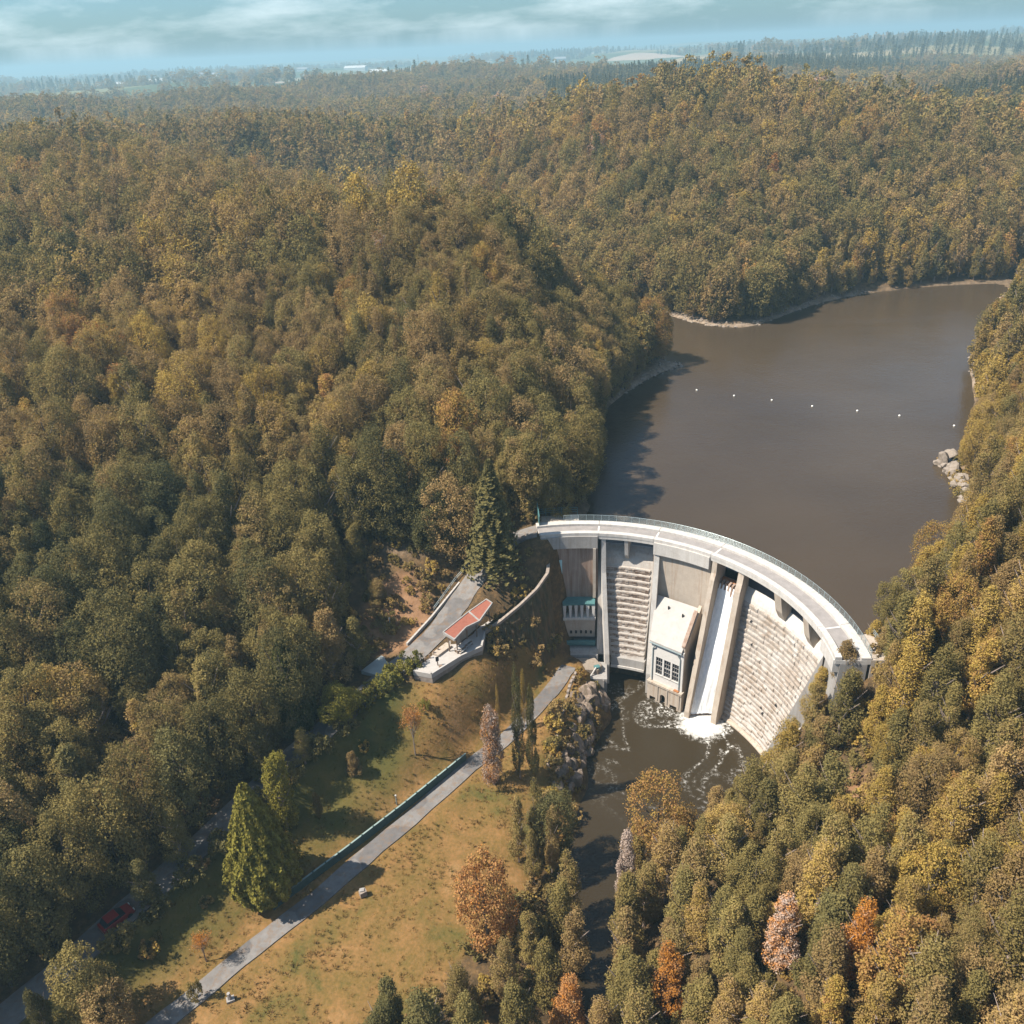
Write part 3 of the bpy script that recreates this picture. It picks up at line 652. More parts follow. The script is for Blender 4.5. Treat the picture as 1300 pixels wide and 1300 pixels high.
# ------------------------------------------------------------------ water on the dam
def grid_sheet(name, fn, nu, nv, mat, label, thick=.12):
    v = []; f = []
    for s in (0, 1):
        for j in range(nv + 1):
            for i in range(nu + 1):
                x, y, z = fn(i / nu, j / nv); v.append((x, y, z - s * thick))
    N = (nu + 1) * (nv + 1)
    for j in range(nv):
        for i in range(nu):
            a = j * (nu + 1) + i
            f.append((a, a + 1, a + nu + 2, a + nu + 1)); f.append((N + a, N + a + nu + 1, N + a + nu + 2, N + a + 1))
    o = mesh_obj(name, v, f, mat, smooth=True); tag(o, label, kind='stuff'); return o
def chute_pt(u, v):
    v2 = v
    ax, ay = CH_TL[0] + (CH_TR[0] - CH_TL[0]) * u, CH_TL[1] + (CH_TR[1] - CH_TL[1]) * u
    bx, by = CH_BL[0] + (CH_BR[0] - CH_BL[0]) * u, CH_BL[1] + (CH_BR[1] - CH_BL[1]) * u
    z = 21.4 * (1 - v2) - .25 * v2
    if v > .93: z = max(z, .10 + 1.2 * (1 - v))
    wob_ = .05 * math.sin(u * 23 + math.sin(v * 17) * 1.5) + .04 * math.sin(u * 41 + v * 9) + .03 * math.sin(v * 31 + u * 13)
    zz = z + .42 + wob_ * min(1, v * 3) + .15 * math.sin(u * math.pi)
    return (ax + (bx - ax) * v2, ay + (by - ay) * v2 - .25 * wob_, zz)
m, nt, b = new_mat('white_water'); p = world_pos(nt)
wn = noise(nt, mapping(nt, p, (2.2, 2.2, .25)), 1.4, 6, 0.7)
r = ramp(nt, [(0.28, (0.58, 0.60, 0.60)), (0.5, (0.74, 0.75, 0.75)), (0.7, (0.84, 0.84, 0.84))]); nt.links.new(wn, r.inputs[0]); nt.links.new(r.outputs[0], b.inputs['Base Color'])
b.inputs['Roughness'].default_value = 0.6; bump(nt, b, wn, 0.3, 0.15)
M['white_water'] = m
grid_sheet('white_water', chute_pt, 26, 90, m, 'white water rushing down the narrow chute of the dam')
# ------------------------------------------------------------------ powerhouse
A, B_ = Vector((22.3, 116.7, 0)), Vector((26.9, 112.75, 0))          # front corners
BL, BR = Vector((24.05, 122.4, 0)), Vector((30.6, 117.9, 0))          # back corners against the dam
ph = empty('powerhouse', (A + B_) / 2)
tag(ph, 'small white powerhouse with three dark windows built against the foot of the dam', 'building')
fu = (B_ - A).normalized(); fn_ = Vector((fu.y, -fu.x, 0)); fl = (B_ - A).length      # fn_ points downstream
def FP(s, z, d=0.0): q = A + fu * s + fn_ * d; return (q.x, q.y, z)
def fbox(mb, s0, s1, z0, z1, d0, d1):
    return mb.prism([FP(s0, z0, d0), FP(s1, z0, d0), FP(s1, z0, d1), FP(s0, z0, d1)], (0, 0, z1 - z0))
win = [(0.95, 2.2), (2.5, 3.75), (4.05, 5.3)]; WZ0, WZ1 = 5.6, 9.1
w_ = MB()
fbox(w_, 0, fl, 3.6, WZ0, -.35, 0); fbox(w_, 0, fl, WZ1, 11.9, -.35, 0)
edges = [0] + [e for p_ in win for e in p_] + [fl]
for k in range(0, len(edges), 2): fbox(w_, edges[k], edges[k + 1], WZ0, WZ1, -.35, 0)
w_.out('front_wall', M['white'], ph)
for s0, s1 in win:
    fr = MB()
    fbox(fr, s0, s0 + .07, WZ0, WZ1, -.22, -.08); fbox(fr, s1 - .07, s1, WZ0, WZ1, -.22, -.08)
    for z in (WZ0, (WZ0 + WZ1) / 2 - .09, WZ1 - .07): fbox(fr, s0 + .07, s1 - .07, z, z + (.18 if WZ0 < z < WZ1 - .1 else .07), -.22, -.08)
    for k in (1, 2):
        sm = s0 + (s1 - s0) * k / 3; fbox(fr, sm - .025, sm + .025, WZ0 + .07, WZ1 - .07, -.2, -.1)
    for z in (WZ0 + .87, WZ1 - .87): fbox(fr, s0 + .07, s1 - .07, z - .025, z + .025, -.19, -.11)
    fo_ = fr.out('window', CG, ph)
    gl = MB(); fbox(gl, s0 + .05, s1 - .05, WZ0 + .05, WZ1 - .05, -.3, -.24); gl.out('pane', M['glass_dark'], fo_)
    sl = MB(); fbox(sl, s0 - .08, s1 + .08, WZ0 - .12, WZ0 - .003, -.1, .12); sl.out('sill', CW, fo_)
# lower storey with the three outlets at the waterline
def arch(s, w, h):
    return [(s, -3), (s, h - w / 2)] + [(s + w / 2 - w / 2 * math.cos(t), h - w / 2 + w / 2 * math.sin(t)) for t in (math.pi * i / 6 for i in range(1, 6))] + [(s + w, h - w / 2), (s + w, -3)]
outl = [(-.25, 3.55), (-.25, -3)] + [(.25, -3), (.25, .75), (1.4, .75), (1.4, -3)] + arch(2.25, 1.0, 2.0) + [(4.2, -3), (4.2, .7), (5.5, .7), (5.5, -3)] + [(fl + .25, -3), (fl + .25, 3.55)]
low = MB().prism([FP(s, z, .42) for s, z in outl], tuple(-fn_ * .8)).out('lower_wall', CT, ph)
lg = MB(); fbox(lg, -.3, fl + .3, 3.55, 3.95, -.3, .62); lg.out('ledge', CT, ph)
rs = MB(); fbox(rs, fl - 1.3, fl - .4, 3.96, 4.1, .05, .55); rs.out('rusty_hatch', M['rust'], ph)
for s in (1.75, 3.6, 5.85): 
    pb = MB(); fbox(pb, s - .12, s + .12, 0.5, 3.54, .42, .54); pb.out('pilaster', CT, ph)
# side walls, roof, parapet on the chute side
def side(name, P0, P1, z00, z01, z10, z11, w, mat):
    u = (P1 - P0).normalized(); n_ = Vector((-u.y, u.x, 0)) * w
    q = [(P0.x, P0.y, z00), (P1.x, P1.y, z10), (P1.x, P1.y, z11), (P0.x, P0.y, z01)]
    return MB().prism(q, tuple(n_)).out(name, mat, ph)
side('side_wall', A + fu * .01 - fn_ * .36, BL, -3, 11.85, -3, 16.4, -.35, M['white'])
side('side_wall', B_ - fn_ * .36, BR, -3, 12.9, -3, 17.6, .55, CT)
cp = MB().prism([(B_.x - fn_.x * .2, B_.y - fn_.y * .2, 12.92), (BR.x - .9, BR.y - .9, 17.0), (BR.x - .9, BR.y - .9, 17.25), (B_.x - fn_.x * .2, B_.y - fn_.y * .2, 13.17)], (-.62 * fu.x, -.62 * fu.y, 0))
cp.out('parapet_coping', M['concrete_rust'], ph)
ro = [FP(-.25, 11.9, .25), FP(fl - .3, 11.9, .25), (BR.x - .55, BR.y + .05, 16.9), (BL.x - .2, BL.y + .3, 16.9)]
MB().prism(ro, (0, 0, .28)).out('roof', M['roof_light'], ph)
for s, t in ((.35, .78), (.72, .72)):
    q = Vector(ro[0]) * (1 - s) * (1 - t) + Vector(ro[1]) * s * (1 - t) + Vector(ro[2]) * s * t + Vector(ro[3]) * (1 - s) * t
    MB().tube((q.x, q.y, q.z + .2), (q.x, q.y, q.z + .75), .14, n=8).out('roof_vent', M['dark'], ph)
gt = MB(); fbox(gt, -.2, fl - .3, 11.74, 11.88, .26, .42); gt.out('gutter', M['steel'], ph)
for s in (.35, fl - .55):
    d = MB().tube(FP(s + (.35 if s < 2 else -.35), 11.8, .34), FP(s + (.35 if s < 2 else -.35), 11.3, .30), .09).tube(FP(s + (.35 if s < 2 else -.35), 11.3, .30), FP(s, 10.6, .1), .09).tube(FP(s, 10.6, .1), FP(s, 4.0, .1), .09)
    d.out('downpipe', M['steel'], ph)

# ------------------------------------------------------------------ roads, terrace, walls, shelter
def strip(name, pts, hw, mat, lift, n_per=5, jitter=0.12, thick=.25):
    dense = [Vector(p) for p in pts]; v = []; f = []
    for i, q in enumerate(dense):
        d = (dense[min(i + 1, len(dense) - 1)] - dense[max(i - 1, 0)]); d.z = 0; d.normalize(); n_ = Vector((-d.y, d.x, 0))
        l, r_ = q + n_ * (hw + random.uniform(-jitter, jitter)), q - n_ * (hw + random.uniform(-jitter, jitter))
        for w in (l, r_): v.append((w.x, w.y, q.z + lift)); v.append((w.x, w.y, q.z + lift - thick))
    for i in range(len(dense) - 1):
        a = 4 * i; f += [(a + 2, a, a + 4, a + 6), (a, a + 1, a + 5, a + 4), (a + 2, a + 6, a + 7, a + 3)]
    o = mesh_obj(name, v, f[::1], mat); bm = bmesh.new(); bm.from_mesh(o.data); bmesh.ops.recalc_face_normals(bm, faces=bm.faces); bm.to_mesh(o.data); bm.free(); return o, dense
lower_road, LR = strip('lower_road', ROADS['lower_road'][1], 1.3, M['asphalt'], .03, jitter=.13); tag(lower_road, kind='structure')
upper_road, UR = strip('upper_road', ROADS['upper_road'][1], 2.0, M['asphalt'], .03); tag(upper_road, kind='structure')
pad = MB().prism([(-24.8, 108.6, 13.3), (-21.2, 106.8, 13.3), (-17.6, 111.2, 13.3), (-20.6, 114.2, 13.3)], (0, 0, 1.55)).out('parking_pad', plain('parking_concrete', (.30, .33, .32), .9, .15, .6)); tag(pad, kind='structure')
kb = empty('kerb', (-17, 114, 15)); tag(kb, 'pale stone kerb edging the upper road beside the orange bank', 'kerb')
kpts = [(-9.6, 125.8, 19.3), (-14.2, 119.4, 16.9), (-18.0, 113.7, 15.75)]
for a, c_ in zip(kpts[:-1], kpts[1:]):
    L = (Vector(c_) - Vector(a)).length; n = int(L / .95)
    for i in range(n):
        q0, q1 = Vector(a).lerp(Vector(c_), i / n), Vector(a).lerp(Vector(c_), (i + .94) / n)
        d = (q1 - q0).normalized(); s_ = Vector((-d.y, d.x, 0)) * .16
        MB().prism([tuple(q0 - s_ - Vector((0, 0, .4))), tuple(q1 - s_ - Vector((0, 0, .4))), tuple(q1 - s_ + Vector((0, 0, .16))), tuple(q0 - s_ + Vector((0, 0, .16)))], tuple(s_ * 2)).out('kerbstone', M['terrace'], kb)

TZ = 16.0
tpoly = [(-16.3, 106.0), (-13.4, 105.0), (-8.9, 109.3), (-5.7, 111.4), (-5.2, 115.4), (-3.6, 118.8), (-6.0, 120.6), (-9.2, 116.6), (-11.6, 112.8), (-13.4, 110.4), (-15.9, 107.2)]
ter = MB().prism([(x, y, TZ - .45) for x, y in tpoly], (0, 0, .45)).out('viewing_terrace', M['terrace']); tag(ter, 'pale paved viewing terrace under the red-roofed shelter', 'terrace')
MB().prism([(x * .985 - .14, y * .997 + .33, TZ - 4) for x, y in tpoly], (0, 0, 3.54)).out('base_wall', M['copestone'], ter)
cops = [(-16.3, 106.0), (-13.4, 105.0), (-8.9, 109.3), (-5.7, 111.4), (-5.2, 115.4)]
for a, c_ in zip(cops[:-1], cops[1:]):
    d = (Vector((*c_, 0)) - Vector((*a, 0))); L = d.length; d.normalize(); n_ = Vector((-d.y, d.x, 0))
    MB().prism([(a[0], a[1], TZ + .002), (c_[0], c_[1], TZ + .002), (c_[0] + n_.x * .3, c_[1] + n_.y * .3, TZ + .002), (a[0] + n_.x * .3, a[1] + n_.y * .3, TZ + .002)], (0, 0, .4)).out('coping', M['terrace'], ter)
for i in range(5):                                        # short bollards between the road and the terrace
    x, y = -15.2 + i * .62, 107.9 + i * .78
    bo = empty('bollard', (x, y, TZ)); tag(bo, ['bollard at the low end of the row edging the terrace', 'second bollard from the low end of the terrace row', 'middle bollard of the row edging the terrace', 'fourth bollard from the low end of the terrace row', 'bollard nearest the shelter in the terrace row'][i], 'bollard', 'bollards along the terrace edge')
    MB().tube((x, y, TZ), (x, y, TZ + .75), .13, .11, 8).out('shaft', M['wood'], bo); MB().tube((x, y, TZ + .752), (x, y, TZ + .86), .15, .05, 8).out('cap', M['wood'], bo)
ip = empty('information_post', (-12.6, 107.6, TZ)); tag(ip, 'dark standing information post alone on the sunlit terrace', 'post')
MB().tube((-12.6, 107.6, TZ), (-12.6, 107.6, TZ + 1.5), .09, n=8).out('pole', M['wood'], ip)
MB().box((-12.6, 107.55, TZ + 1.25), (.5, .12, .8), .5).out('panel', M['dark'], ip)
MB().box((-12.1, 107.0, TZ + .2), (.5, .4, .4), .5).out('foot_block', M['wood'], ip)
bed = empty('planter', (-12.0, 112.0, TZ)); tag(bed, 'low planter of rusty shrubs at the end of the shelter', 'planter')
MB().prism([(-13.6, 110.3, TZ + .002), (-12.6, 109.6, TZ + .002), (-10.6, 112.0, TZ + .002), (-11.5, 112.9, TZ + .002)], (0, 0, .4)).out('edging', CT, bed)

# shelter with the folded red roof
sh = empty('shelter', (-7.5, 114.3, TZ)); tag(sh, 'open shelter with a folded red felt roof and white edges above the slope', 'shelter')
RZ = 19.2
r1 = [(-11.7, 111.1), (-9.8, 109.2), (-8.1, 112.5), (-6.0, 114.1), (-7.8, 116.8)]
r2 = [(-7.8, 116.8), (-6.0, 114.1), (-3.9, 118.7), (-4.9, 119.9)]
def roof_panel(poly, zs, nm):
    o = MB().prism([(x, y, z) for (x, y), z in zip(poly, zs)], (0, 0, .22)).out(nm, M['red_roof'], sh)
    n = len(poly)
    for i in range(n):
        a, c_ = Vector((*poly[i], zs[i])), Vector((*poly[(i + 1) % n], zs[(i + 1) % n]))
        cen = Vector((sum(q[0] for q in poly) / n, sum(q[1] for q in poly) / n, 0))
        d = (c_ - a); d.normalize(); inn = Vector((-d.y, d.x, 0)); 
        if inn.dot(cen - a) < 0: inn = -inn
        q = [a - inn * .05, c_ - inn * .05, c_ + inn * .15, a + inn * .15]
        MB().prism([(w.x, w.y, w.z - .12) for w in q], (0, 0, .42 + .006 * i)).out('fascia', CG, o)
roof_panel(r1, [RZ + .25, RZ + .15, RZ, RZ - .05, RZ], 'roof_panel'); roof_panel(r2, [RZ + .003, RZ - .047, RZ + .2, RZ + .2], 'roof_panel')
for x, y in ((-10.9, 111.0), (-9.6, 110.3), (-8.1, 113.1), (-6.6, 114.6), (-8.2, 116.0), (-4.6, 118.6), (-5.4, 119.2)):
    MB().tube((x, y, TZ), (x, y, RZ + .1), .11, n=8).out('post', M['wood'], sh)
MB().prism([(-9.9, 112.6, TZ + .01), (-9.7, 112.45, TZ + .01), (-6.4, 117.1, TZ + .01), (-6.6, 117.3, TZ + .01)], (0, 0, 2.6)).out('back_wall', M['concrete_tan'], sh)
for x, y, rz in ((-8.2, 112.4, .9), (-9.2, 110.9, .9)):
    bn = empty('picnic_table', (x, y, TZ)); tag(bn, 'pale picnic table under the sunny end of the shelter' if x < -9 else 'pale picnic table in the middle of the shelter', 'table', 'picnic tables under the shelter')
    MB().box((x, y, TZ + .74), (1.7, .75, .06), rz).out('top', M['terrace'], bn)
    for s in (-1, 1):
        MB().box((x - s * .65 * math.sin(rz), y + s * .65 * math.cos(rz), TZ + .45), (1.7, .28, .05), rz).out('bench', M['terrace'], bn)
        MB().box((x + s * .6 * math.cos(rz), y + s * .6 * math.sin(rz), TZ + .355), (.1, 1.3, .7), rz).out('leg', M['wood'], bn)

# ivy-hung retaining wall from the terrace up to the dam
wl_top = [(-5.2, 115.2, 16.1), (-2.6, 116.9, 16.9), (.6, 118.6, 18.6), (3.6, 120.3, 20.6), (5.6, 122.4, 22.3), (6.0, 126.0, 23.0)]
wl_bot = [(-4.6, 113.2, 10.5), (-1.6, 114.8, 8.5), (1.6, 116.4, 6), (4.6, 117.8, 4.5), (6.9, 120.6, 3), (7.4, 126, 3)]
rw = empty('retaining_wall', (1, 118, 6)); tag(rw, 'tall ivy-grown retaining wall between the terrace and the foot of the dam', 'wall')
v = []; f = []; n = 0
NS, NR = 40, 14
def lerp_poly(P, t):
    k = min(int(t * (len(P) - 1)), len(P) - 2); return Vector(P[k]).lerp(Vector(P[k + 1]), t * (len(P) - 1) - k)
for i in range(NS + 1):
    a, c_ = lerp_poly(wl_top, i / NS), lerp_poly(wl_bot, i / NS)
    for j in range(NR + 1):
        q = a.lerp(c_, j / NR); k = random.uniform(-.18, .28) * (0 < j)
        v.append((q.x + .5 * k, q.y - .8 * k, q.z))
for i in range(NS):
    for j in range(NR):
        a = i * (NR + 1) + j; f.append((a, a + 1, a + NR + 2, a + NR + 1))
N0 = len(v); v += [(x - .9, y + 1.5, z - .3) for x, y, z in v]; f += [tuple(i + N0 for i in reversed(q)) for q in list(f)]
mesh_obj('masonry', v, f, M['wallrock'], rw)
for i in range(24):
    a, c_ = lerp_poly(wl_top, i / 24), lerp_poly(wl_top, (i + .93) / 24)
    d = (c_ - a).normalized(); s_ = Vector((-d.y, d.x, 0)) * .55
    MB().prism([tuple(a - s_ * .25 + Vector((0, 0, -.1))), tuple(c_ - s_ * .25 + Vector((0, 0, -.1))), tuple(c_ - s_ * .25 + Vector((0, 0, .45))), tuple(a - s_ * .25 + Vector((0, 0, .45)))], tuple(s_)).out('coping_stone', M['wood'] if i < 0 else M['copestone'], rw)

# green fence panels along the lower road
gf = empty('roadside_fence', (-20, 86, 5)); tag(gf, 'long low green panel fence along the uphill side of the lower road', 'fence')
fp = [(-32.6, 74.2, 4.45), (-23.9, 82.5, 4.8), (-16.9, 89.3, 5.15), (-8.6, 97.9, 5.5)]
FL = [Vector(q) for q in fp]; tot = 0; segs = []
for a, c_ in zip(FL[:-1], FL[1:]):
    n = max(1, round((c_ - a).length / 2.0))
    for i in range(n): segs.append((a.lerp(c_, i / n), a.lerp(c_, (i + 1) / n)))
for a, c_ in segs:
    d = (c_ - a).normalized(); s_ = Vector((-d.y, d.x, 0)) * .07; e = d * .05
    p0, p1 = a + e, c_ - e
    MB().prism([tuple(p0 - s_ + Vector((0, 0, -.25))), tuple(p1 - s_ + Vector((0, 0, -.25))), tuple(p1 - s_ + Vector((0, 0, 1.28))), tuple(p0 - s_ + Vector((0, 0, 1.28)))], tuple(s_ * 2)).out('panel', M['wall_green'], gf)
    MB().box((a.x, a.y, a.z + .55), (.22, .22, 1.75), math.atan2(d.y, d.x)).out('post', M['wall_green'], gf)
    MB().prism([tuple(p0 - s_ * 1.6 + Vector((0, 0, 1.283))), tuple(p1 - s_ * 1.6 + Vector((0, 0, 1.283))), tuple(p1 - s_ * 1.6 + Vector((0, 0, 1.36))), tuple(p0 - s_ * 1.6 + Vector((0, 0, 1.36)))], tuple(s_ * 3.2)).out('top_rail', M['rail_green'], gf)

# guard rail of the upper road, towards the dam
gr_ = empty('guard_rail', (-6, 127, 19)); tag(gr_, 'dark guard rail on the hill side of the upper road behind the shelter', 'railing')
gp = [(-13.9, 120.6, 17.1), (-10.2, 126.2, 19.4), (-5.6, 130.6, 22.2), (-1, 132.6, 25)]
for a, c_ in zip(gp[:-1], gp[1:]):
    a, c_ = Vector(a), Vector(c_); n = 4
    for i in range(n):
        q = a.lerp(c_, i / n); MB().box((q.x, q.y, q.z + .3), (.12, .12, 1.3)).out('post', M['wood'], gr_)
    for z in (.45, .85):
        MB().tube(tuple(a + Vector((0, 0, z))), tuple(c_ + Vector((0, 0, z))), .05, n=5).out('rail', M['steel'], gr_)

def hz(x, y): return float(height(np.array([x]), np.array([y]))[0])
# stone kerb wall running down the rock bluff by the basin
bw = empty('bluff_wall', (7.5, 108, 6)); tag(bw, 'line of broken pale stones running down the bluff beside the basin', 'wall')
bp = [Vector((9.6, 116.0, 6.6)), Vector((8.3, 112.5, 6.9)), Vector((7.0, 108.0, 6.3)), Vector((5.0, 100.5, 5.2)), Vector((3.6, 96, 4.6))]
for a, c_ in zip(bp[:-1], bp[1:]):
    n = max(2, int((c_ - a).length / .95))
    for i in range(n):
        q = a.lerp(c_, (i + .5) / n); d = (c_ - a)
        MB().box((q.x, q.y, max(q.z, hz(q.x, q.y)) + .05), (random.uniform(.6, .85), random.uniform(.35, .5), random.uniform(.5, .9)), math.atan2(d.y, d.x) + random.uniform(-.15, .15)).out('stone', M['copestone'], bw)

# rocks: a bluff of tumbled granite at the pool and the outcrop on the far bank
def rock_mesh(name, seed, sub=2):
    rg = random.Random(seed); bm = bmesh.new(); bmesh.ops.create_icosphere(bm, subdivisions=sub, radius=1.0)
    ph_ = [(Vector((rg.uniform(-1, 1), rg.uniform(-1, 1), rg.uniform(-1, 1))).normalized(), rg.uniform(.45, .95)) for _ in range(9)]
    for w in bm.verts:
        for nrm, dd in ph_:
            k = w.co.dot(nrm)
            if k > dd: w.co -= nrm * (k - dd)
        w.co *= 1 + rg.uniform(-.05, .05)
    me = bpy.data.meshes.new(name); bm.to_mesh(me); bm.free(); return me
ROCKS = [rock_mesh('rock', s) for s in range(5)]
for me_ in ROCKS: me_.materials.append(M['rock'])
SROCKS = [rock_mesh('shore_stone', s + 50, 1) for s in range(4)]
for me_ in SROCKS: me_.materials.append(M['shore_rock'])
def rock_pile(name, label, cat, spots, mat=None):
    e = empty(name, (spots[0][0], spots[0][1], hz(spots[0][0], spots[0][1]))); tag(e, label, cat)
    for i, (x, y, z, s, fz) in enumerate(spots):
        o = bpy.data.objects.new('boulder', ROCKS[i % 5]); COL.objects.link(o); o.parent = e
        o.location = Vector((x, y, z)) - e.location; o.scale = (s, s * random.uniform(.75, 1.2), s * fz); o.rotation_euler = (random.uniform(-.3, .3), random.uniform(-.3, .3), random.uniform(0, 6))
        if mat:
            o.material_slots[0].link = 'OBJECT'; o.material_slots[0].material = mat
    return e
sp = []
for i in range(60):
    t = i / 60; a = Vector((13.6, 115.5, 0)).lerp(Vector((6.5, 93, 0)), t)
    x, y = a.x + random.uniform(-2.3, .8), a.y + random.uniform(-1, 1); s = random.uniform(.7, 1.7) * (1.15 - .45 * t)
    sp.append((x, y, hz(x, y) + random.uniform(-.3, .5), s, random.uniform(.8, 1.5)))
rock_pile('rock_bluff', 'pinkish granite bluff dropping into the pool below the dam', 'rocks', sp)
sp = []
for i in range(40):
    t = i / 40; a = Vector((86.8, 157, 0)).lerp(Vector((83.2, 138, 0)), t)
    sp.append((a.x + random.uniform(-.6, 1.8), a.y + random.uniform(-.8, .8), 23.0 + random.uniform(0, 2.2) * (1 - t * .6), random.uniform(.9, 1.7), random.uniform(.45, .9)))
rock_pile('rock_outcrop', 'bleached grey rock outcrop at the water edge of the right bank', 'rocks', sp, M['shore_rock'])

# small things in the meadow and on the lake
st = empty('standing_stone', (-21.4, 75.5, hz(-21.4, 75.5))); tag(st, 'squat grey block with a dark side standing in the orange meadow', 'stone')
MB().box((-21.4, 75.5, st.location.z + .45), (.9, .7, .8), .5).out('block', M['copestone'], st); MB().box((-21.5, 75.6, st.location.z + .9), (.6, .5, .2), .2).out('cap', CG, st)
st = empty('marker_stone', (-35.2, 62.5, hz(-35.2, 62.5))); tag(st, 'slim pale marker stone in the grass beside the lower road', 'stone')
MB().tube((-35.2, 62.5, st.location.z - .1), (-35.2, 62.5, st.location.z + 1.3), .28, .2, 6).out('shaft', CG, st); MB().box((-35.15, 62.5, st.location.z + .15), (.9, .7, .35), .4).out('base', CG, st)
for (x, y), lb in (((-18.4, 89.9), 'thin grey post on the grass above the green fence'), ((-20.9, 117.4), 'thin pale post on the orange bank above the upper road')):
    z = hz(x, y); e = empty('marker_post', (x, y, z)); tag(e, lb, 'post')
    MB().tube((x, y, z - .2), (x, y, z + 1.7), .08, n=6).out('shaft', M['steel'], e); MB().box((x, y, z + 1.82), (.22, .22, .25)).out('cap', CW, e)
BL_ = [(47, 202), (55, 197), (63, 193), (71, 188), (80, 184), (88, 180), (97, 173)]
ords = ['leftmost', 'second', 'third', 'fourth', 'fifth', 'sixth', 'rightmost']
for (x, y), w in zip(BL_, ords):
    e = empty('buoy', (x, y, 23.45)); tag(e, (f'{w} white buoy of the line across the reservoir' if 'most' in w else f'{w} white buoy from the left across the reservoir'), 'buoy', 'buoys across the reservoir')
    bm = bmesh.new(); bmesh.ops.create_uvsphere(bm, u_segments=10, v_segments=6, radius=.24); me_ = bpy.data.meshes.new('float'); bm.to_mesh(me_); bm.free(); me_.materials.append(M['buoy'])
    o = bpy.data.objects.new('float', me_); COL.objects.link(o); o.parent = e; o.location = (0, 0, .12)
    MB().tube((x, y, 23.75), (x, y, 24.1), .05, n=6).out('ring_stem', M['dark'], e)

# red car parked in the shade of the wood
def car(x, y, rz, label):
    z = hz(x, y) + .12; e = empty('parked_car', (x, y, z)); tag(e, label, 'car'); e.rotation_euler = (0, 0, rz)
    def pr(name, prof, w, mat, par=e, y0=None):
        poly = [(px, -w / 2 if y0 is None else y0, pz) for px, pz in prof]
        mb = MB().prism(poly, (0, w, 0)); me2 = bpy.data.meshes.new(name); me2.from_pydata(mb.v, [], mb.f); me2.materials.append(mat)
        o = bpy.data.objects.new(name, me2); COL.objects.link(o); o.parent = par
        bv = o.modifiers.new('round', 'BEVEL'); bv.width = .06; bv.segments = 2; return o
    body = pr('body', [(-2.05, .35), (-2.0, .85), (-1.3, .95), (1.0, .95), (1.9, .78), (2.05, .5), (2.0, .3), (-1.9, .28)], 1.7, M['car_red'])
    pr('cabin', [(-1.75, .951), (-1.35, 1.42), (.25, 1.45), (1.0, .951)], 1.45, M['glass_dark'])
    pr('roof', [(-1.3, 1.43), (-1.25, 1.5), (.15, 1.5), (.25, 1.45)], 1.4, M['car_red'])
    for sx_ in (-1.25, 1.3):
        for sy in (-.8, .8):
            mb = MB().tube((sx_, sy - .1, .3), (sx_, sy + .1, .3), .31, n=14); me2 = bpy.data.meshes.new('wheel'); me2.from_pydata(mb.v, [], mb.f); me2.materials.append(M['dark'])
            o = bpy.data.objects.new('wheel', me2); COL.objects.link(o); o.parent = e
    for sy in (-.6, .6):
        mb = MB().box((2.0, sy, .66), (.12, .35, .16)); me2 = bpy.data.meshes.new('headlight'); me2.from_pydata(mb.v, [], mb.f); me2.materials.append(M['white'])
        o = bpy.data.objects.new('headlight', me2); COL.objects.link(o); o.parent = e
car(-50.6, 71.0, math.radians(50), 'small red car on the shaded road under the wood')
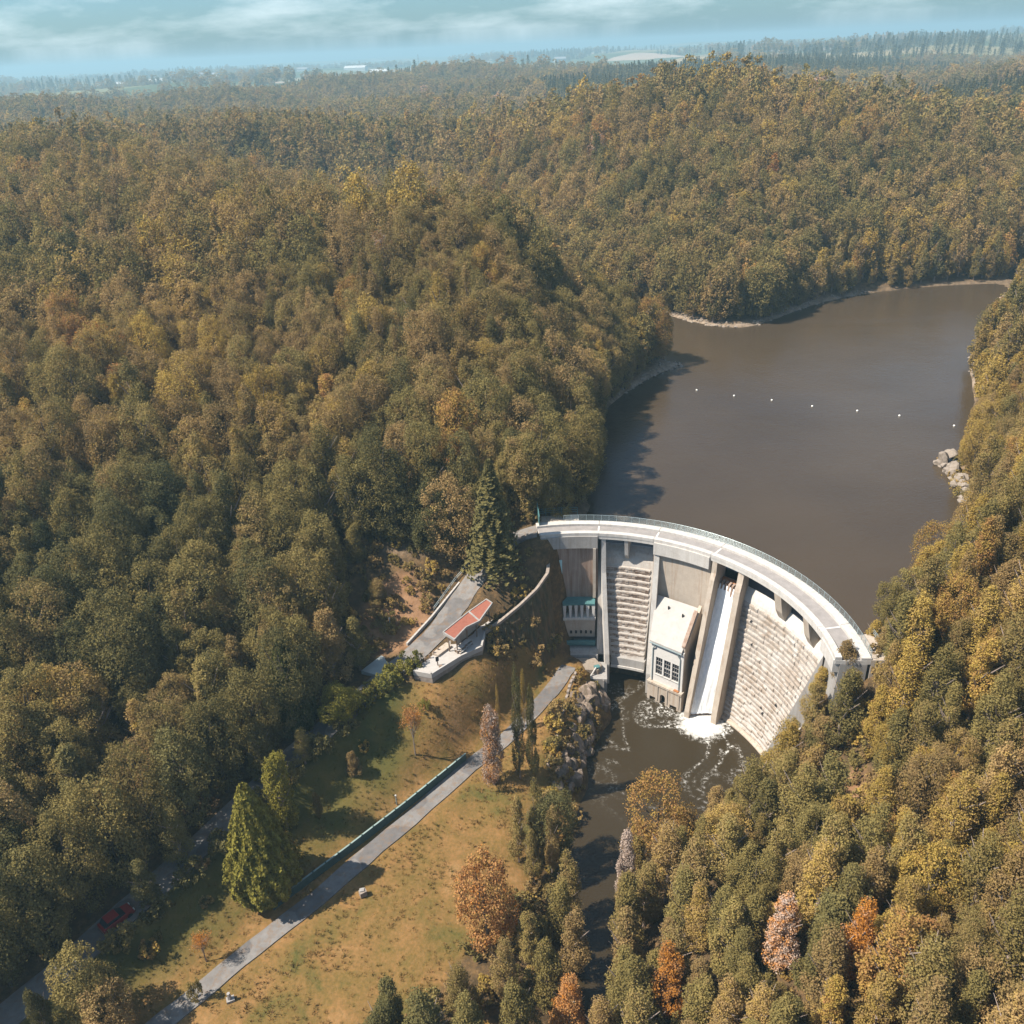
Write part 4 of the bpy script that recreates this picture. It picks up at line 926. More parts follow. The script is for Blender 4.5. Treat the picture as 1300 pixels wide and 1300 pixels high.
# ------------------------------------------------------------------ plants: meshes
def unit(v): return v / (np.linalg.norm(v, axis=1, keepdims=True) + 1e-9)
def leaf_quads(pos, nrm, size, rng, aspect=.7, updir=None):
    n = len(pos); nrm = unit(nrm)
    a = rng.normal(size=(n, 3)) if updir is None else updir + rng.normal(size=(n, 3)) * .35
    u = unit(np.cross(nrm, a)); w = unit(np.cross(u, nrm))
    s = (size * rng.uniform(.65, 1.35, (n, 1))) * .5
    bend = nrm * s * .35
    v = np.stack([pos - u * s * aspect - bend, pos - w * s + bend * .3, pos + u * s * aspect - bend, pos + w * s + bend * .3], 1).reshape(-1, 3)
    return v, np.arange(n * 4).reshape(n, 4)
def crown_points(rng, R, Hc, z0, nl, nleaf, lobe=(.18, .34), vstretch=1.2, low=-.95, core=.6, taper=0.0, tiers=0):
    """Leaves on the skins of many small lobes, the lobes on a handful of boughs, the boughs round one stem."""
    majors = []
    if tiers:                                              # tall narrow crowns: boughs stacked up the stem
        for i in range(tiers):
            t = (i + .5) / tiers; an = i * 2.4 + rng.uniform(-.4, .4); w = (1 - taper * t) * (.75 + .25 * math.sin(math.pi * min(1, t * 1.6)))
            sw = rng.uniform(.7, 1.2); ox = rng.uniform(.22, .5)
            majors.append((np.array([math.cos(an) * R * ox * w, math.sin(an) * R * ox * w, z0 + Hc * (.10 + .80 * t + rng.uniform(-.03, .03))]), np.array([R * .58 * w * sw, R * .58 * w * sw, Hc * .9 / tiers * rng.uniform(.9, 1.35)])))
    else:
        nb = int(rng.integers(5, 8)); off = rng.uniform(0, 6.28)
        majors.append((np.array([rng.normal() * .12 * R, rng.normal() * .12 * R, z0 + Hc * .70]), np.array([R * .56, R * .56, Hc * .30])))
        for i in range(nb):
            an = off + i * 6.283 / nb + rng.uniform(-.35, .35); rr = rng.uniform(.42, .62) * R; hz_ = rng.uniform(.30, .66)
            majors.append((np.array([math.cos(an) * rr, math.sin(an) * rr, z0 + Hc * hz_]), np.array([R * rng.uniform(.36, .52), R * rng.uniform(.36, .52), Hc * rng.uniform(.22, .32)])))
        majors.append((np.array([0, 0, z0 + Hc * .25]), np.array([R * .62, R * .62, Hc * .26])))
    c0 = np.array([0, 0, z0 + Hc * .42]); pos, nrm, cs = [], [], []
    k = 0
    while len(cs) < nl and k < 6000:
        k += 1
        mc, mr = majors[int(rng.integers(0, len(majors)))]
        d = rng.normal(size=3); d /= np.linalg.norm(d)
        q = mc + d * mr * rng.uniform(.82, 1.02)
        if q[2] < z0 - .2: continue
        if any((((q - oc) / orr) ** 2).sum() < .62 for oc, orr in majors if oc is not mc): continue
        rl = rng.uniform(*lobe) * R
        if all(np.linalg.norm((q - o) / np.array([1, 1, vstretch])) > .62 * min(rl, r2) for o, r2, _ in cs): cs.append((q, rl, mc))
    tot = sum(r * r for _, r, _ in cs)
    for p_, rl, mc in cs:
        n = max(5, int(nleaf * rl * rl / tot))
        d = unit(rng.normal(size=(n * 2, 3))); out = (p_ - mc) / R + .6 * (p_ - c0) / np.array([R, R, Hc * .5]); out /= (np.linalg.norm(out) + 1e-6)
        d = d[(d @ out > -.4)][:n]
        q = p_ + d * np.array([1, 1, vstretch]) * rl * rng.uniform(.55, 1.15, (len(d), 1))
        pos.append(q); nrm.append(d * 1.0 + rng.normal(size=d.shape) * .75 + np.array([0, 0, .3]))
    return np.concatenate(pos), np.concatenate(nrm), cs
def np_mesh(name, parts, mats):
    """parts: list of (verts, quads or tris list, material index)."""
    V, F, I = [], [], []; b = 0
    for v, f, mi in parts:
        V += [tuple(x) for x in np.asarray(v).tolist()]; F += [tuple(int(i) + b for i in q) for q in f]; I += [mi] * len(f); b += len(v)
    me = bpy.data.meshes.new(name); me.from_pydata(V, [], F)
    for m_ in mats: me.materials.append(m_)
    me.polygons.foreach_set('material_index', I); me.update(); return me
def trunk_mb(rng, H, r, limbs=6, spread=2.0, z_from=.35):
    mb = MB(); pts = [Vector((0, 0, -.6))]; 
    for i in range(1, 5): pts.append(Vector((rng.normal() * .12 * i * .5, rng.normal() * .12 * i * .5, H * .8 * i / 4)))
    for i in range(4): mb.tube(pts[i], pts[i + 1], r * (1 - .2 * i), r * (1 - .2 * (i + 1)), 6)
    for i in range(limbs):
        t = rng.uniform(z_from, .8); a = pts[0].lerp(pts[-1], t); an = rng.uniform(0, 6.28); L = spread * rng.uniform(.5, 1.0)
        m_ = a + Vector((math.cos(an) * L * .5, math.sin(an) * L * .5, L * .6)); e = a + Vector((math.cos(an) * L, math.sin(an) * L, L * 1.5))
        mb.tube(a, m_, r * .42, r * .3, 5).tube(m_, e, r * .3, r * .1, 5)
    return mb
LEAF, BARK, BPALE = M['leaf'], M['bark'], M['bark_pale']
def make_kind(name, seed, H, R, base, nl, near_leaves, near_size, mid_leaves, mid_size, far_leaves, far_size, **kw):
    """One plant form at three levels of detail: crown and trunk meshes for near, joined meshes for the wood."""
    out = {}
    rng = np.random.default_rng(seed)
    pale = name.startswith('narrow'); tr = trunk_mb(rng, H, .018 * H, 14 if pale else 8, R * (.82 if pale else .8)); TB = BPALE if pale else BARK
    out['trunk'] = np_mesh('trunk', [(tr.v, tr.f, 0)], [TB])
    for lod, nlv, sz in (('near', near_leaves, near_size), ('mid', mid_leaves, mid_size), ('far', far_leaves, far_size)):
        rng = np.random.default_rng(seed + 1)
        p_, n_, cs = crown_points(rng, R, H - base, base, nl if lod != 'far' else max(8, nl // 2), nlv, **kw)
        v, f = leaf_quads(p_, n_, sz, rng)
        if lod == 'near': out['crown'] = np_mesh('crown', [(v, f, 0)], [LEAF])
        out[lod] = np_mesh(name + '_' + lod, [(v, f, 0), (tr.v, tr.f, 1)] if lod != 'far' else [(v, f, 0)], [LEAF, TB])
    out['H'], out['R'] = H, R
    return out
BROAD = []
for s, (H, R, base) in enumerate([(15, 3.9, 1.2), (14, 3.5, .8), (16.5, 3.8, 1.6), (13, 3.2, .6), (15.5, 4.2, 1.4), (12, 3.0, .5)]):
    BROAD.append(make_kind('broadleaf', 100 + s * 10, H, R, base, 130, 10500, .25, 2600, .50, 460, 1.05, lobe=(.15, .32)))
NARROW = []
for s, (H, R, base) in enumerate([(14, 2.7, 1.2), (12.5, 2.4, 1.0), (15.5, 3.0, 1.6), (11, 2.6, .8), (13.5, 2.9, 1.0), (14.5, 2.5, 1.2)]):
    NARROW.append(make_kind('narrow_broadleaf', 300 + s * 10, H, R, base, 110, 9000, .22, 2200, .43, 320, .95, vstretch=1.5, taper=.45 + .12 * (s % 3), lobe=(.15, .32), tiers=6 + s % 4))
SHRUB = []
for s, (H, R) in enumerate([(2.6, 1.5), (2.0, 1.3), (3.4, 1.6)]):
    SHRUB.append(make_kind('shrub', 500 + s * 10, H, R, .1, 26, 1100, .25, 420, .4, 90, .8))
def conifer_mesh(name, seed, H, R, nb, per, size, droop=.28):
    rng = np.random.default_rng(seed); P, N = [], []
    for i in range(nb):
        t = .06 + .94 * (i / nb) ** .9; z = H * t; L = R * (1 - t) ** .85 * rng.uniform(.75, 1.12) + .12; an = i * 2.399 + rng.uniform(-.3, .3)
        s_ = np.linspace(.12, 1, per); s_ = s_ + rng.uniform(-.04, .04, per)
        x = np.cos(an) * L * s_; y = np.sin(an) * L * s_; zz = z + L * (.18 * s_ - droop * s_ ** 2 * 1.6)
        q = np.c_[x, y, zz] + rng.normal(size=(per, 3)) * np.array([.14, .14, .10]) * (L / R + .3) * R * .28
        P.append(q); N.append(np.c_[np.cos(an) * .5 * np.ones(per), np.sin(an) * .5 * np.ones(per), np.ones(per)] + rng.normal(size=(per, 3)) * .35)
    P, N = np.concatenate(P), np.concatenate(N); v, f = leaf_quads(P, N, size, rng, .45, np.c_[-P[:, 1], P[:, 0], P[:, 2] * 0])
    return v, f
def conifer_kind(name, seed, H, R, near=(150, 16, .5), mid=(90, 8, .8), far=(40, 4, 1.3)):
    o = {'H': H, 'R': R}; tr = MB().tube((0, 0, -.5), (0, 0, H * .96), .02 * H, .02, 7)
    o['trunk'] = np_mesh('trunk', [(tr.v, tr.f, 0)], [BARK])
    for lod, (nb, per, sz) in (('near', near), ('mid', mid), ('far', far)):
        v, f = conifer_mesh(name, seed, H, R, nb, per, sz)
        if lod == 'near': o['crown'] = np_mesh('crown', [(v, f, 0)], [LEAF])
        o[lod] = np_mesh(name + '_' + lod, [(v, f, 0), (tr.v, tr.f, 1)], [LEAF, BARK])
    return o
FIR = conifer_kind('fir', 700, 20, 4.8, near=(420, 26, .72)); SPRUCE = conifer_kind('spruce', 710, 14, 2.6, near=(240, 20, .5))
EVG = M['evergreen']
def thuja_meshes(seed, H, R, n=15000, size=.44):
    rng = np.random.default_rng(seed); t = 1 - np.sqrt(1 - rng.random(n) * .998); an = rng.uniform(0, 6.283, n)
    prof = np.where(t < .22, .62 + .38 * np.sin(t / .22 * math.pi / 2), (1 - (t - .22) / .78) ** .82)
    lump = 1 + .10 * np.sin(an * 9 + 3 * np.sin(t * 7)) + .07 * np.sin(an * 17 + t * 23) + .05 * np.sin(t * 60 + an * 5)
    r_ = R * prof * lump * rng.uniform(.86, 1.04, n) + .05
    P = np.c_[np.cos(an) * r_, np.sin(an) * r_, t * H + .1]; N = np.c_[np.cos(an), np.sin(an), np.full(n, .3)] + rng.normal(size=(n, 3)) * .45
    v, f = leaf_quads(P, N, size, rng, 1.0, np.c_[-np.sin(an), np.cos(an), np.zeros(n)])
    tr = MB().tube((0, 0, -.5), (0, 0, H * .9), .3, .03, 7)
    return np_mesh('trunk', [(tr.v, tr.f, 0)], [BARK]), np_mesh('crown', [(v, f, 0)], [EVG])
def bare_meshes(seed, H, R, levels=4, twig_n=1700, twig=.42):
    """Leafless tree: a trunk with limbs, and a crown of fine pale twigs."""
    rng = random.Random(seed); tr = MB(); tips = []
    def grow(a, d, L, r, lv):
        b_ = a + d * L; tr.tube(a, b_, r, r * .6, 5 if lv < 2 else 3)
        if lv >= levels: tips.append((b_, d)); return
        for _ in range(3 if lv else 6):
            nd = (d * (1.0 if lv else .9) + Vector((rng.uniform(-1, 1), rng.uniform(-1, 1), rng.uniform(-.1, .7))) * .75).normalized(); s_ = rng.uniform(.45, 1.0)
            grow(a + d * L * s_, nd, L * rng.uniform(.5, .72), r * .55, lv + 1)
    grow(Vector((0, 0, -.4)), Vector((0, 0, 1)), H * .5, .018 * H, 0)
    g = np.random.default_rng(seed); n = twig_n; k = g.integers(0, len(tips), n)
    P = np.array([tips[i][0] for i in k]) + g.normal(size=(n, 3)) * np.array([.5, .5, .55]); 
    P[:, 2] = np.clip(P[:, 2], .8, H)
    sc = np.minimum(1, R / (np.hypot(P[:, 0], P[:, 1]) + 1e-6)); P[:, :2] *= sc[:, None]
    v, f = leaf_quads(P, g.normal(size=(n, 3)), twig, g, .26)
    return np_mesh('trunk', [(tr.v, tr.f, 0)], [BPALE]), np_mesh('crown', [(v, f, 0)], [LEAF])

# ------------------------------------------------------------------ plants: placing single trees
def place(name, trunk, crown, x, y, label, group, tint, sxy=1.0, sz=1.0, z=None, cat='tree', rz=None):
    z = hz(x, y) if z is None else z
    e = empty(name, (x, y, z)); e.scale = (sxy, sxy, sz); e.rotation_euler = (0, 0, random.uniform(0, 6.28) if rz is None else rz)
    tag(e, label, cat, group)
    for nm, me_ in (('trunk', trunk), ('crown', crown)):
        if me_ is None: continue
        o = bpy.data.objects.new(nm, me_); COL.objects.link(o); o.parent = e; o['tint'] = float(tint)
    return e
TAKEN = []
def solo(name, k, x, y, H, label, tint, R=None, group=None, cat='tree', mat=None):
    s_ = H / k['H']; sr = s_ if R is None else R / k['R']
    if mat is not None:
        TAKEN.append((x, y, (R or k['R'] * s_) * .8)); e = place(name, k['trunk'], k['crown'], x, y, label, group, tint, sr, s_, cat=cat)
        for ch in e.children:
            if ch.name.startswith('crown'): ch.material_slots[0].link = 'OBJECT'; ch.material_slots[0].material = mat
        return e
    TAKEN.append((x, y, (R or k['R'] * s_) * .8)); return place(name, k['trunk'], k['crown'], x, y, label, group, tint, sr, s_, cat=cat)
TH1, TH2 = thuja_meshes(1, 19.5, 4.2), thuja_meshes(2, 17, 3.3, 9000)
place('cypress_tree', *TH1, -33.6, 76.2, 'large cone-shaped cypress standing beside the green roadside fence', None, .55); TAKEN.append((-33.6, 76.2, 6))
place('cypress_tree', *TH2, -33.6, 99.5, 'dark cone-shaped cypress in the shade at the forest edge', None, .3); TAKEN.append((-33.6, 99.5, 3.5))
solo('broadleaf_tree', NARROW[3], -32.6, 84.6, 14, 'yellow-green tree just behind the large cypress', .62, 2.8, mat=EVG)
solo('spruce_tree', SPRUCE, -43.0, 92.5, 15, 'pale-tipped spruce at the dark edge of the left wood', .42, 2.6)
solo('fir_tree', FIR, -3.4, 124.6, 21, 'tall drooping fir between the shelter and the dam', .20, 5.6)
BARE1, BARE2, BARE3 = bare_meshes(5, 13, 2.6, twig_n=5200), bare_meshes(8, 12, 2.2, twig_n=2600, twig=.4), bare_meshes(11, 9, 3.0)
solo('willow_tree', NARROW[3], -4.4, 93.0, 15, 'pinkish grey fuzzy tree at the upper end of the lower road', .97, 2.2)
solo('willow_tree', NARROW[1], 12.6, 76.2, 14, 'pale silvery tree rising over the dark river', 1.08, 1.8)
place('bare_tree', *BARE3, -16.0, 96.8, 'rusty thin tree below the hedge end on the grass slope', None, .82, .7, 1.0)
solo('poplar_tree', NARROW[0], -.6, 93.6, 20, 'dark slender poplar beside the pinkish fuzzy tree', .16, 1.25)
solo('poplar_tree', NARROW[1], 1.3, 93.4, 17, 'shorter grey-green poplar nearest the bluff wall', .2, 1.15)
solo('poplar_tree', NARROW[2], .4, 103.8, 12, 'thin yellowing poplar below the ivy wall', .66, .8)
solo('poplar_tree', NARROW[0], -3.6, 103.4, 9, 'very thin pale poplar on the grass slope', .6, .5)
RED_OAK = make_kind('oak', 640, 12, 3.6, .3, 110, 8000, .3, 500, .6, 100, 1.2, lobe=(.18, .3))
solo('oak_tree', RED_OAK, -5.4, 69.3, 14.5, 'dark reddish-brown round tree at the edge of the meadow', .79, 3.4)
for x, y, H, R, t, lb in ((-1.2, 80.5, 11.5, 1.5, .42, 'leftmost pale poplar of the riverside clump'), (1.4, 81.5, 14.0, 1.6, .36, 'tallest pale poplar of the riverside clump'), (3.2, 79.8, 12.5, 1.4, .45, 'rightmost pale poplar of the riverside clump'),
                       (.6, 78.0, 9.0, 1.5, .4, 'low front poplar of the riverside clump')):
    solo('poplar_tree', NARROW[0 if H > 12 else 1], x, y, H, lb, t, R, 'poplars by the river')
solo('broadleaf_tree', NARROW[2], 31.6, 53.6, 13, 'bright orange tree on the right bank', .90, 2.3)
solo('broadleaf_tree', BROAD[1], -83, 175, 13, 'rust-orange tree in the dark gully of the left wood', .84, 5)
solo('broadleaf_tree', BROAD[3], -75, 163, 11, 'rust-brown tree beside the gully of the left wood', .80, 4)
solo('broadleaf_tree', BROAD[3], -26.5, 99.5, 6.5, 'yellow-green round tree at the low end of the hedge', .72, 3.0, mat=EVG)
solo('broadleaf_tree', BROAD[5], -29.5, 109.5, 7, 'olive bushy tree beside the parking pad', .46, 2.3)
solo('shrub', SHRUB[2], -14.6, 101.6, 2.6, 'bright green bush under the terrace corner', .65, 1.0, cat='bush', mat=EVG)
for i, t in enumerate(np.linspace(0, 1, 7)):              # hedge along the upper road
    x, y = -25.2 + 8.6 * t, 100.6 + 7.4 * t
    solo('hedge_bush', SHRUB[i % 3], x, y, 3.3, ['lowest', 'second lowest', 'third lowest', 'middle', 'third highest', 'second highest', 'topmost'][i] + ' bush of the hedge along the upper road', .40 + .09 * (i % 3), 1.8, 'hedge along the upper road', 'bush', EVG)
for x, y, H, R, t, lb in ((-49.5, 60.5, 12, 2.9, .34, 'grey-green tree in the bottom corner between the roads'), (-46.5, 58.5, 9.5, 2.5, .50, 'brownish tree in front of the grey-green corner tree'), (-53, 57.5, 10, 1.6, .15, 'dark slim tree at the corner by the road bend')):
    solo('broadleaf_tree', NARROW[3] if R < 2 else BROAD[5], x, y, H, lb, t, R, 'trees between the roads')
solo('shrub', SHRUB[2], -39.0, 62.6, 4.2, 'narrow bush standing at the edge of the lower road', .36, .9, cat='bush')
place('bare_tree', *BARE3, -39.4, 67.5, 'small rusty bare shrub behind the narrow roadside bush', None, .9, .5, .55)
for x, y, H, R, t, lb in ((-23, 121.5, 5, 2, .45, 'pale bushy shrub on the orange bank'), (-27, 128, 8, 2.2, .3, 'light green tree in the dark clearing'), (-30.5, 125, 6.5, 2, .5, 'yellowish small tree in the dark clearing'), (-33, 117, 8, 2.4, .28, 'grey-green tree below the dark clearing'),
                       (-24.5, 93, 4.5, 1.3, .5, 'thin olive bush between the two roads'), (-28.6, 86.5, 5, .8, .42, 'slim yellow-green sapling between the two roads')):
    solo('broadleaf_tree', NARROW[3], x, y, H, lb, t, R)

for x, y, H, R, t, lb in ((-36.5, 90.5, 11, 2.6, .26, 'green tree overhanging the upper road below the hedge'), (-44.5, 78.5, 10, 2.4, .3, 'green tree between the upper road and the large cypress'), (-47.0, 72.8, 8, 2.0, .2, 'dark tree on the meadow side of the car'),
                       (-31, 92.5, 6.5, 1.8, .36, 'olive tree under the dark cone-shaped cypress'), (3.6, 70.0, 11.5, 2.2, .34, 'green-topped pointed tree where the river disappears'), (-.2, 67.0, 8.0, 1.9, .4, 'olive tree in front of the dark river bend'), (4.9, 66.2, 12, 2.4, .5, 'yellow-brown tree overhanging the river bend'),
                       (1.6, 62.0, 11.5, 2.5, .36, 'green tree low on the meadow bank of the river'), (-3.2, 62.2, 10.5, 2.0, .45, 'olive tree at the corner of meadow and river'), (3.8, 59.5, 10.5, 2.5, .82, 'rusty tree near the bottom of the river bank'), (-2.0, 57.5, 11, 2.5, .3, 'dark green tree at the bottom edge by the river'), (-8.2, 59.5, 10, 2.2, .42, 'pale olive tree at the bottom edge of the meadow'),
                       (11.0, 64.5, 13, 2.7, .47, 'broad olive tree closing over the river'), (11.6, 68.6, 13, 2.4, .38, 'green tree leaning over the river from the right bank'), (9.8, 60.0, 12.5, 2.6, .34, 'dark olive tree filling the river gap at the bottom'), (7.2, 57.0, 10.5, 2.5, .55, 'brownish tree in the bottom gap of the river'), (12.2, 72.6, 11, 2.2, .44, 'olive tree beneath the pale silvery tree'), (4.9, 73.6, 12, 2.3, .42, 'pale olive tree on the meadow side of the river gap'), (14.6, 79.2, 9, 2.0, .4, 'small olive tree on the right water edge')):
    solo('broadleaf_tree', NARROW[int(H) % 4], x, y, H, lb, t, R)

# a close row of tall trees on the wood side of the upper road, and scrub against the right end of the dam
_row = ['first', 'second', 'third', 'fourth', 'fifth', 'sixth', 'seventh', 'eighth', 'ninth', 'tenth', 'eleventh', 'twelfth', 'thirteenth', 'fourteenth']
_up = [Vector(q) for q in ROADS['upper_road'][1] if q[1] < 101]
_acc, _k = 0.0, 0
for a_, b_ in zip(_up[:-1], _up[1:]):
    _acc += (b_ - a_).length
    if _acc > 4.3 and _k < 14:
        _acc = 0; d_ = (b_ - a_).normalized(); n_ = Vector((d_.y, -d_.x, 0)); off = random.uniform(2.9, 4.2)
        solo('broadleaf_tree', BROAD[_k % 6], b_.x + n_.x * off, b_.y + n_.y * off, random.uniform(16.5, 19.5), _row[_k] + ' tall tree down the wood edge over the upper road', random.uniform(.16, .40), 3.8, 'tall trees lining the upper road'); _k += 1
_k = 0
for a_ in _up[::2]:                                        # scrub on the meadow side of that road
    if -54 < a_.x < -27 and _k < 12:
        q_ = Vector((a_.x + 2.4, a_.y - 2.2, 0))
        solo('shrub', SHRUB[_k % 3], q_.x, q_.y, random.uniform(2.6, 4.4), _row[_k] + ' scrubby bush down the meadow side of the upper road', random.uniform(.15, .35), 1.9, 'scrub beside the upper road', 'bush'); _k += 1
for x, y, H, R, t, lb in ((41.6, 93.6, 5.5, 1.7, .62, 'tawny bush hugging the end wall of the dam'), (40.2, 96.6, 4.0, 1.4, .4, 'olive bush at the stepped wing walls of the dam'), (43.6, 91.4, 7.5, 2.1, .5, 'bushy tree hiding the end of the dam crest'), (38.4, 92.6, 4.5, 1.7, .70, 'russet tree below the wing walls of the dam'),
                       (48.8, 91.6, 5.0, 1.8, .45, 'olive bush at the end of the crest road'), (38.6, 96.4, 2.4, 1.2, .36, 'green bush at the water corner of the dam foot'), (40.0, 90.4, 8.5, 2.2, .42, 'green tree standing off the end wall of the dam'), (48.6, 95.6, 4.5, 1.6, .66, 'orange-brown bush beside the crest platform')):
    solo('broadleaf_tree', NARROW[int(H) % 4], x, y, H, lb, t, R)

# ------------------------------------------------------------------ the woods
def clear_of(x, y, z):
    """True where no wood grows."""
    res = in_poly(x, y, RES_POLY) & (z < 23.9)
    riv = (z < .35) & (y < 122)
    dd = np.hypot(x - DAM_C[0], y - DAM_C[1]); th = np.degrees(np.arctan2(y - DAM_C[1], x - DAM_C[0]))
    damz = (dd < 40.5) & (dd > 24) & (th > 17) & (th < 100)
    damz |= (dd < 39) & (dd > 30) & (th > -7) & (th <= 17)
    m_ = in_poly(x, y, MEADOW) | in_poly(x, y, BANK_OPEN) | in_poly(x, y, CLEAR_R) | res | riv | damz
    for hw, pts in ROADS.values(): m_ |= seg_dist(x, y, pts)[0] < hw + np.where(y < 98, .9, 2.0)
    m_ |= in_poly(x, y, [(-20, 103), (-13, 101), (-3, 108), (0, 116), (-2, 122), (-7, 124), (-12, 118), (-18, 110)])
    m_ |= in_poly(x, y, [(32, 104), (42, 100), (39.5, 93.5), (34, 92), (28, 94)])
    m_ |= in_poly(x, y, [(-8, 72), (2, 80), (6, 76), (6, 56), (-4, 54), (-16, 56)])
    m_ |= in_poly(x, y, [(-29, 117), (-19, 120), (-12, 124), (-13, 129), (-22, 132), (-29, 127)])
    m_ |= in_poly(x, y, [(14, 124), (3, 133), (-2, 131), (-6, 126), (-6, 113), (4, 112), (16, 112)])
    return m_
pts_all = []
def jgrid(x0, x1, y0, y1, s, rng):
    gx, gy = np.meshgrid(np.arange(x0, x1, s), np.arange(y0, y1, s * .87)); gx = gx + (np.arange(gx.shape[0])[:, None] % 2) * s * .5
    gx = gx + rng.uniform(-.36, .36, gx.shape) * s; gy = gy + rng.uniform(-.36, .36, gx.shape) * s; return gx.ravel(), gy.ravel()
rng = np.random.default_rng(21)
zones = []
def in_view(x, y, z, margin=1.5):
    X, Y, Z = x, y, z + 8 - CAM_Z
    fw = Y * math.cos(PITCH) - Z * math.sin(PITCH); up = Y * math.sin(PITCH) + Z * math.cos(PITCH)
    a, b_ = FOCAL_PX * X / np.maximum(fw, 1), FOCAL_PX * up / np.maximum(fw, 1)
    u = a * math.cos(ROLL) - b_ * math.sin(ROLL); v_ = a * math.sin(ROLL) + b_ * math.cos(ROLL)
    return (fw > 5) & (np.abs(u) < 650 * margin) & (v_ > -650 * margin) , u, v_, fw
X, Y, S = [], [], []
for (x0, x1, y0, y1, s) in ((-170, 0, 25, 360, 4.7), (0, 260, 25, 360, 3.7)):
    a, c_ = jgrid(x0, x1, y0, y1, s, rng); X.append(a); Y.append(c_); S.append(np.full(len(a), s))
a, c_ = jgrid(-700, 800, 30, 820, 8.2, rng); k = ~((a > -170) & (a < 260) & (c_ < 360)); X.append(a[k]); Y.append(c_[k]); S.append(np.full(k.sum(), 8.2))
a, c_ = jgrid(-1300, 1500, 820, 1750, 13.5, rng); X.append(a); Y.append(c_); S.append(np.full(len(a), 13.5))
a, c_ = jgrid(-4200, 4600, 1750, 5600, 44, rng); X.append(a); Y.append(c_); S.append(np.full(len(a), 44.0))
X, Y, S = np.concatenate(X), np.concatenate(Y), np.concatenate(S)
Z = height(X, Y)
ok, U_, V_, FW = in_view(X, Y, Z)
ok &= ~clear_of(X, Y, Z)
woodn = np.sin(X * .0031 + 1.7 * np.sin(Y * .0017 + .5)) * np.cos(Y * .0024 + 1.3 * np.sin(X * .0021))
ok &= ~((Y > 1750) & (woodn < .05)); ok &= ~((X > -1700) & (X < -850) & (Y > 3100) & (Y < 3850)); ok &= ~((np.abs(X + 500) < 380) & (Y > 3700) & (Y < 4500))                        # open fields far out
ok &= ~(((X - 390) / 115) ** 2 + ((Y - 885) / 60) ** 2 < 1)       # orange clearing on the plateau
for x, y, r_ in TAKEN: ok &= (X - x) ** 2 + (Y - y) ** 2 > r_ * r_
X, Y, Z, S, U_, V_, FW, woodn = [q[ok] for q in (X, Y, Z, S, U_, V_, FW, woodn)]
n = len(X)
rngv = rng.random(n); patch = np.sin(X * .047 + 2 * np.sin(Y * .031)) * np.cos(Y * .043 + 1.5 * np.sin(X * .029))
right = (X > 20) & (Y < 300) & (X > (Y - 60) * .45)
tint = np.where(right, np.where(rng.random(n) < .55, .36, .60) + .06 * patch + rng.normal(size=n) * .07, .46 + .10 * patch + rng.normal(size=n) * .10)
low_left = (X < 0) & (Y < 135); tint = np.where(low_left, tint - .16, tint)  # low left wood greener and darker, its shadow put into the leaf tint
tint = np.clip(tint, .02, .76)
rare = rng.random(n); tint = np.where(rare < .0008, .85, tint); tint = np.where((rare > .002) & (rare < .016), .74, tint); tint = np.where((rare > .016) & (rare < np.where(right, .04, .018)), .96, tint)
kind = np.where(right, np.where(rng.random(n) < .8, 1, 0), np.where(rng.random(n) < .3, 1, 0))     # 0 broad, 1 narrow
plant = (Y > 640) & (X > 60) & (np.sin(X * .008 + 1) * np.cos(Y * .006) > -.25)       # conifer plantations on the plateau
plant |= (Y > 520) & (woodn > .62); kind = np.where(plant, 2, kind); tint = np.where(plant, np.clip(.16 + rng.normal(size=n) * .07, 0, .4), tint)
tint = np.where((X > 300) & (Y > 900) & (Y < 1300) & plant, .36 + rng.normal(size=n) * .03, tint)
var = rng.integers(0, 60, n)
nearriv = (X > -30) & (X < 22) & (Y < 80); kind = np.where(nearriv & (kind == 0), 1, kind)
scl = rng.uniform(.78, 1.18, n) * np.where(right | nearriv, .84 * np.where(kind == 0, .78, 1), 1.0)
scl = np.where(S > 8, scl * 1.12, scl); scl = np.where(S > 13, scl * 1.35, scl); scl = np.where(S > 40, scl * 2.1, scl)
flat = np.where(S > 40, .55, np.where(S > 13, .8, rng.uniform(.82, 1.2, n)))
scl = np.where(right & (Z < 7), scl * .74, scl)
wide = np.where((kind == 1) & (S < 13), 1.17, 1.0)
shr_here = right & (rng.random(n) < .16); scl = np.where(shr_here, scl * .55, scl)
rot = rng.uniform(0, 6.283, n)
dist = np.sqrt(X ** 2 + Y ** 2 + (Z - CAM_Z) ** 2)
# the 300 that show largest stand as single trees
size_px = scl * np.where(kind == 0, 8, 5) / dist
inside = (np.abs(U_) < 645) & (V_ > -640) & (kind < 2) & (Y > 30)
cand = np.where(inside)[0]
order = cand[np.argsort(-size_px[cand])]
def pick_spread(order, n_max):
    return order[:n_max]
chosen_left = [i for i in order if X[i] < 12 and kind[i] == 0][:130]
chosen_right = [i for i in order if X[i] >= 12][:150]
single = np.zeros(n, bool); single[chosen_left] = True; single[chosen_right] = True
def hue(t): return 'dark green' if t < .2 else 'green' if t < .34 else 'olive' if t < .48 else 'olive-brown' if t < .62 else 'yellow-olive' if t < .77 else 'rust-brown' if t < .84 else 'orange' if t < .95 else 'pinkish grey'
def where(x, y):
    if x < 12:
        if y > 128: return 'on the left hill above the dam'
        if x > -34: return 'at the hill foot behind the shelter'
        if y < 72: return 'in the wood by the bottom edge'
        if y < 100: return 'in the wood beside the upper road'
        return 'low in the left wood'
    if y > 108: return 'on the right bank above the reservoir'
    if y > 88: return 'on the bank at the dam end'
    if x < 30: return 'along the right edge of the river'
    if y > 66: return 'on the right slope below the dam'
    return 'near the bottom of the right bank'
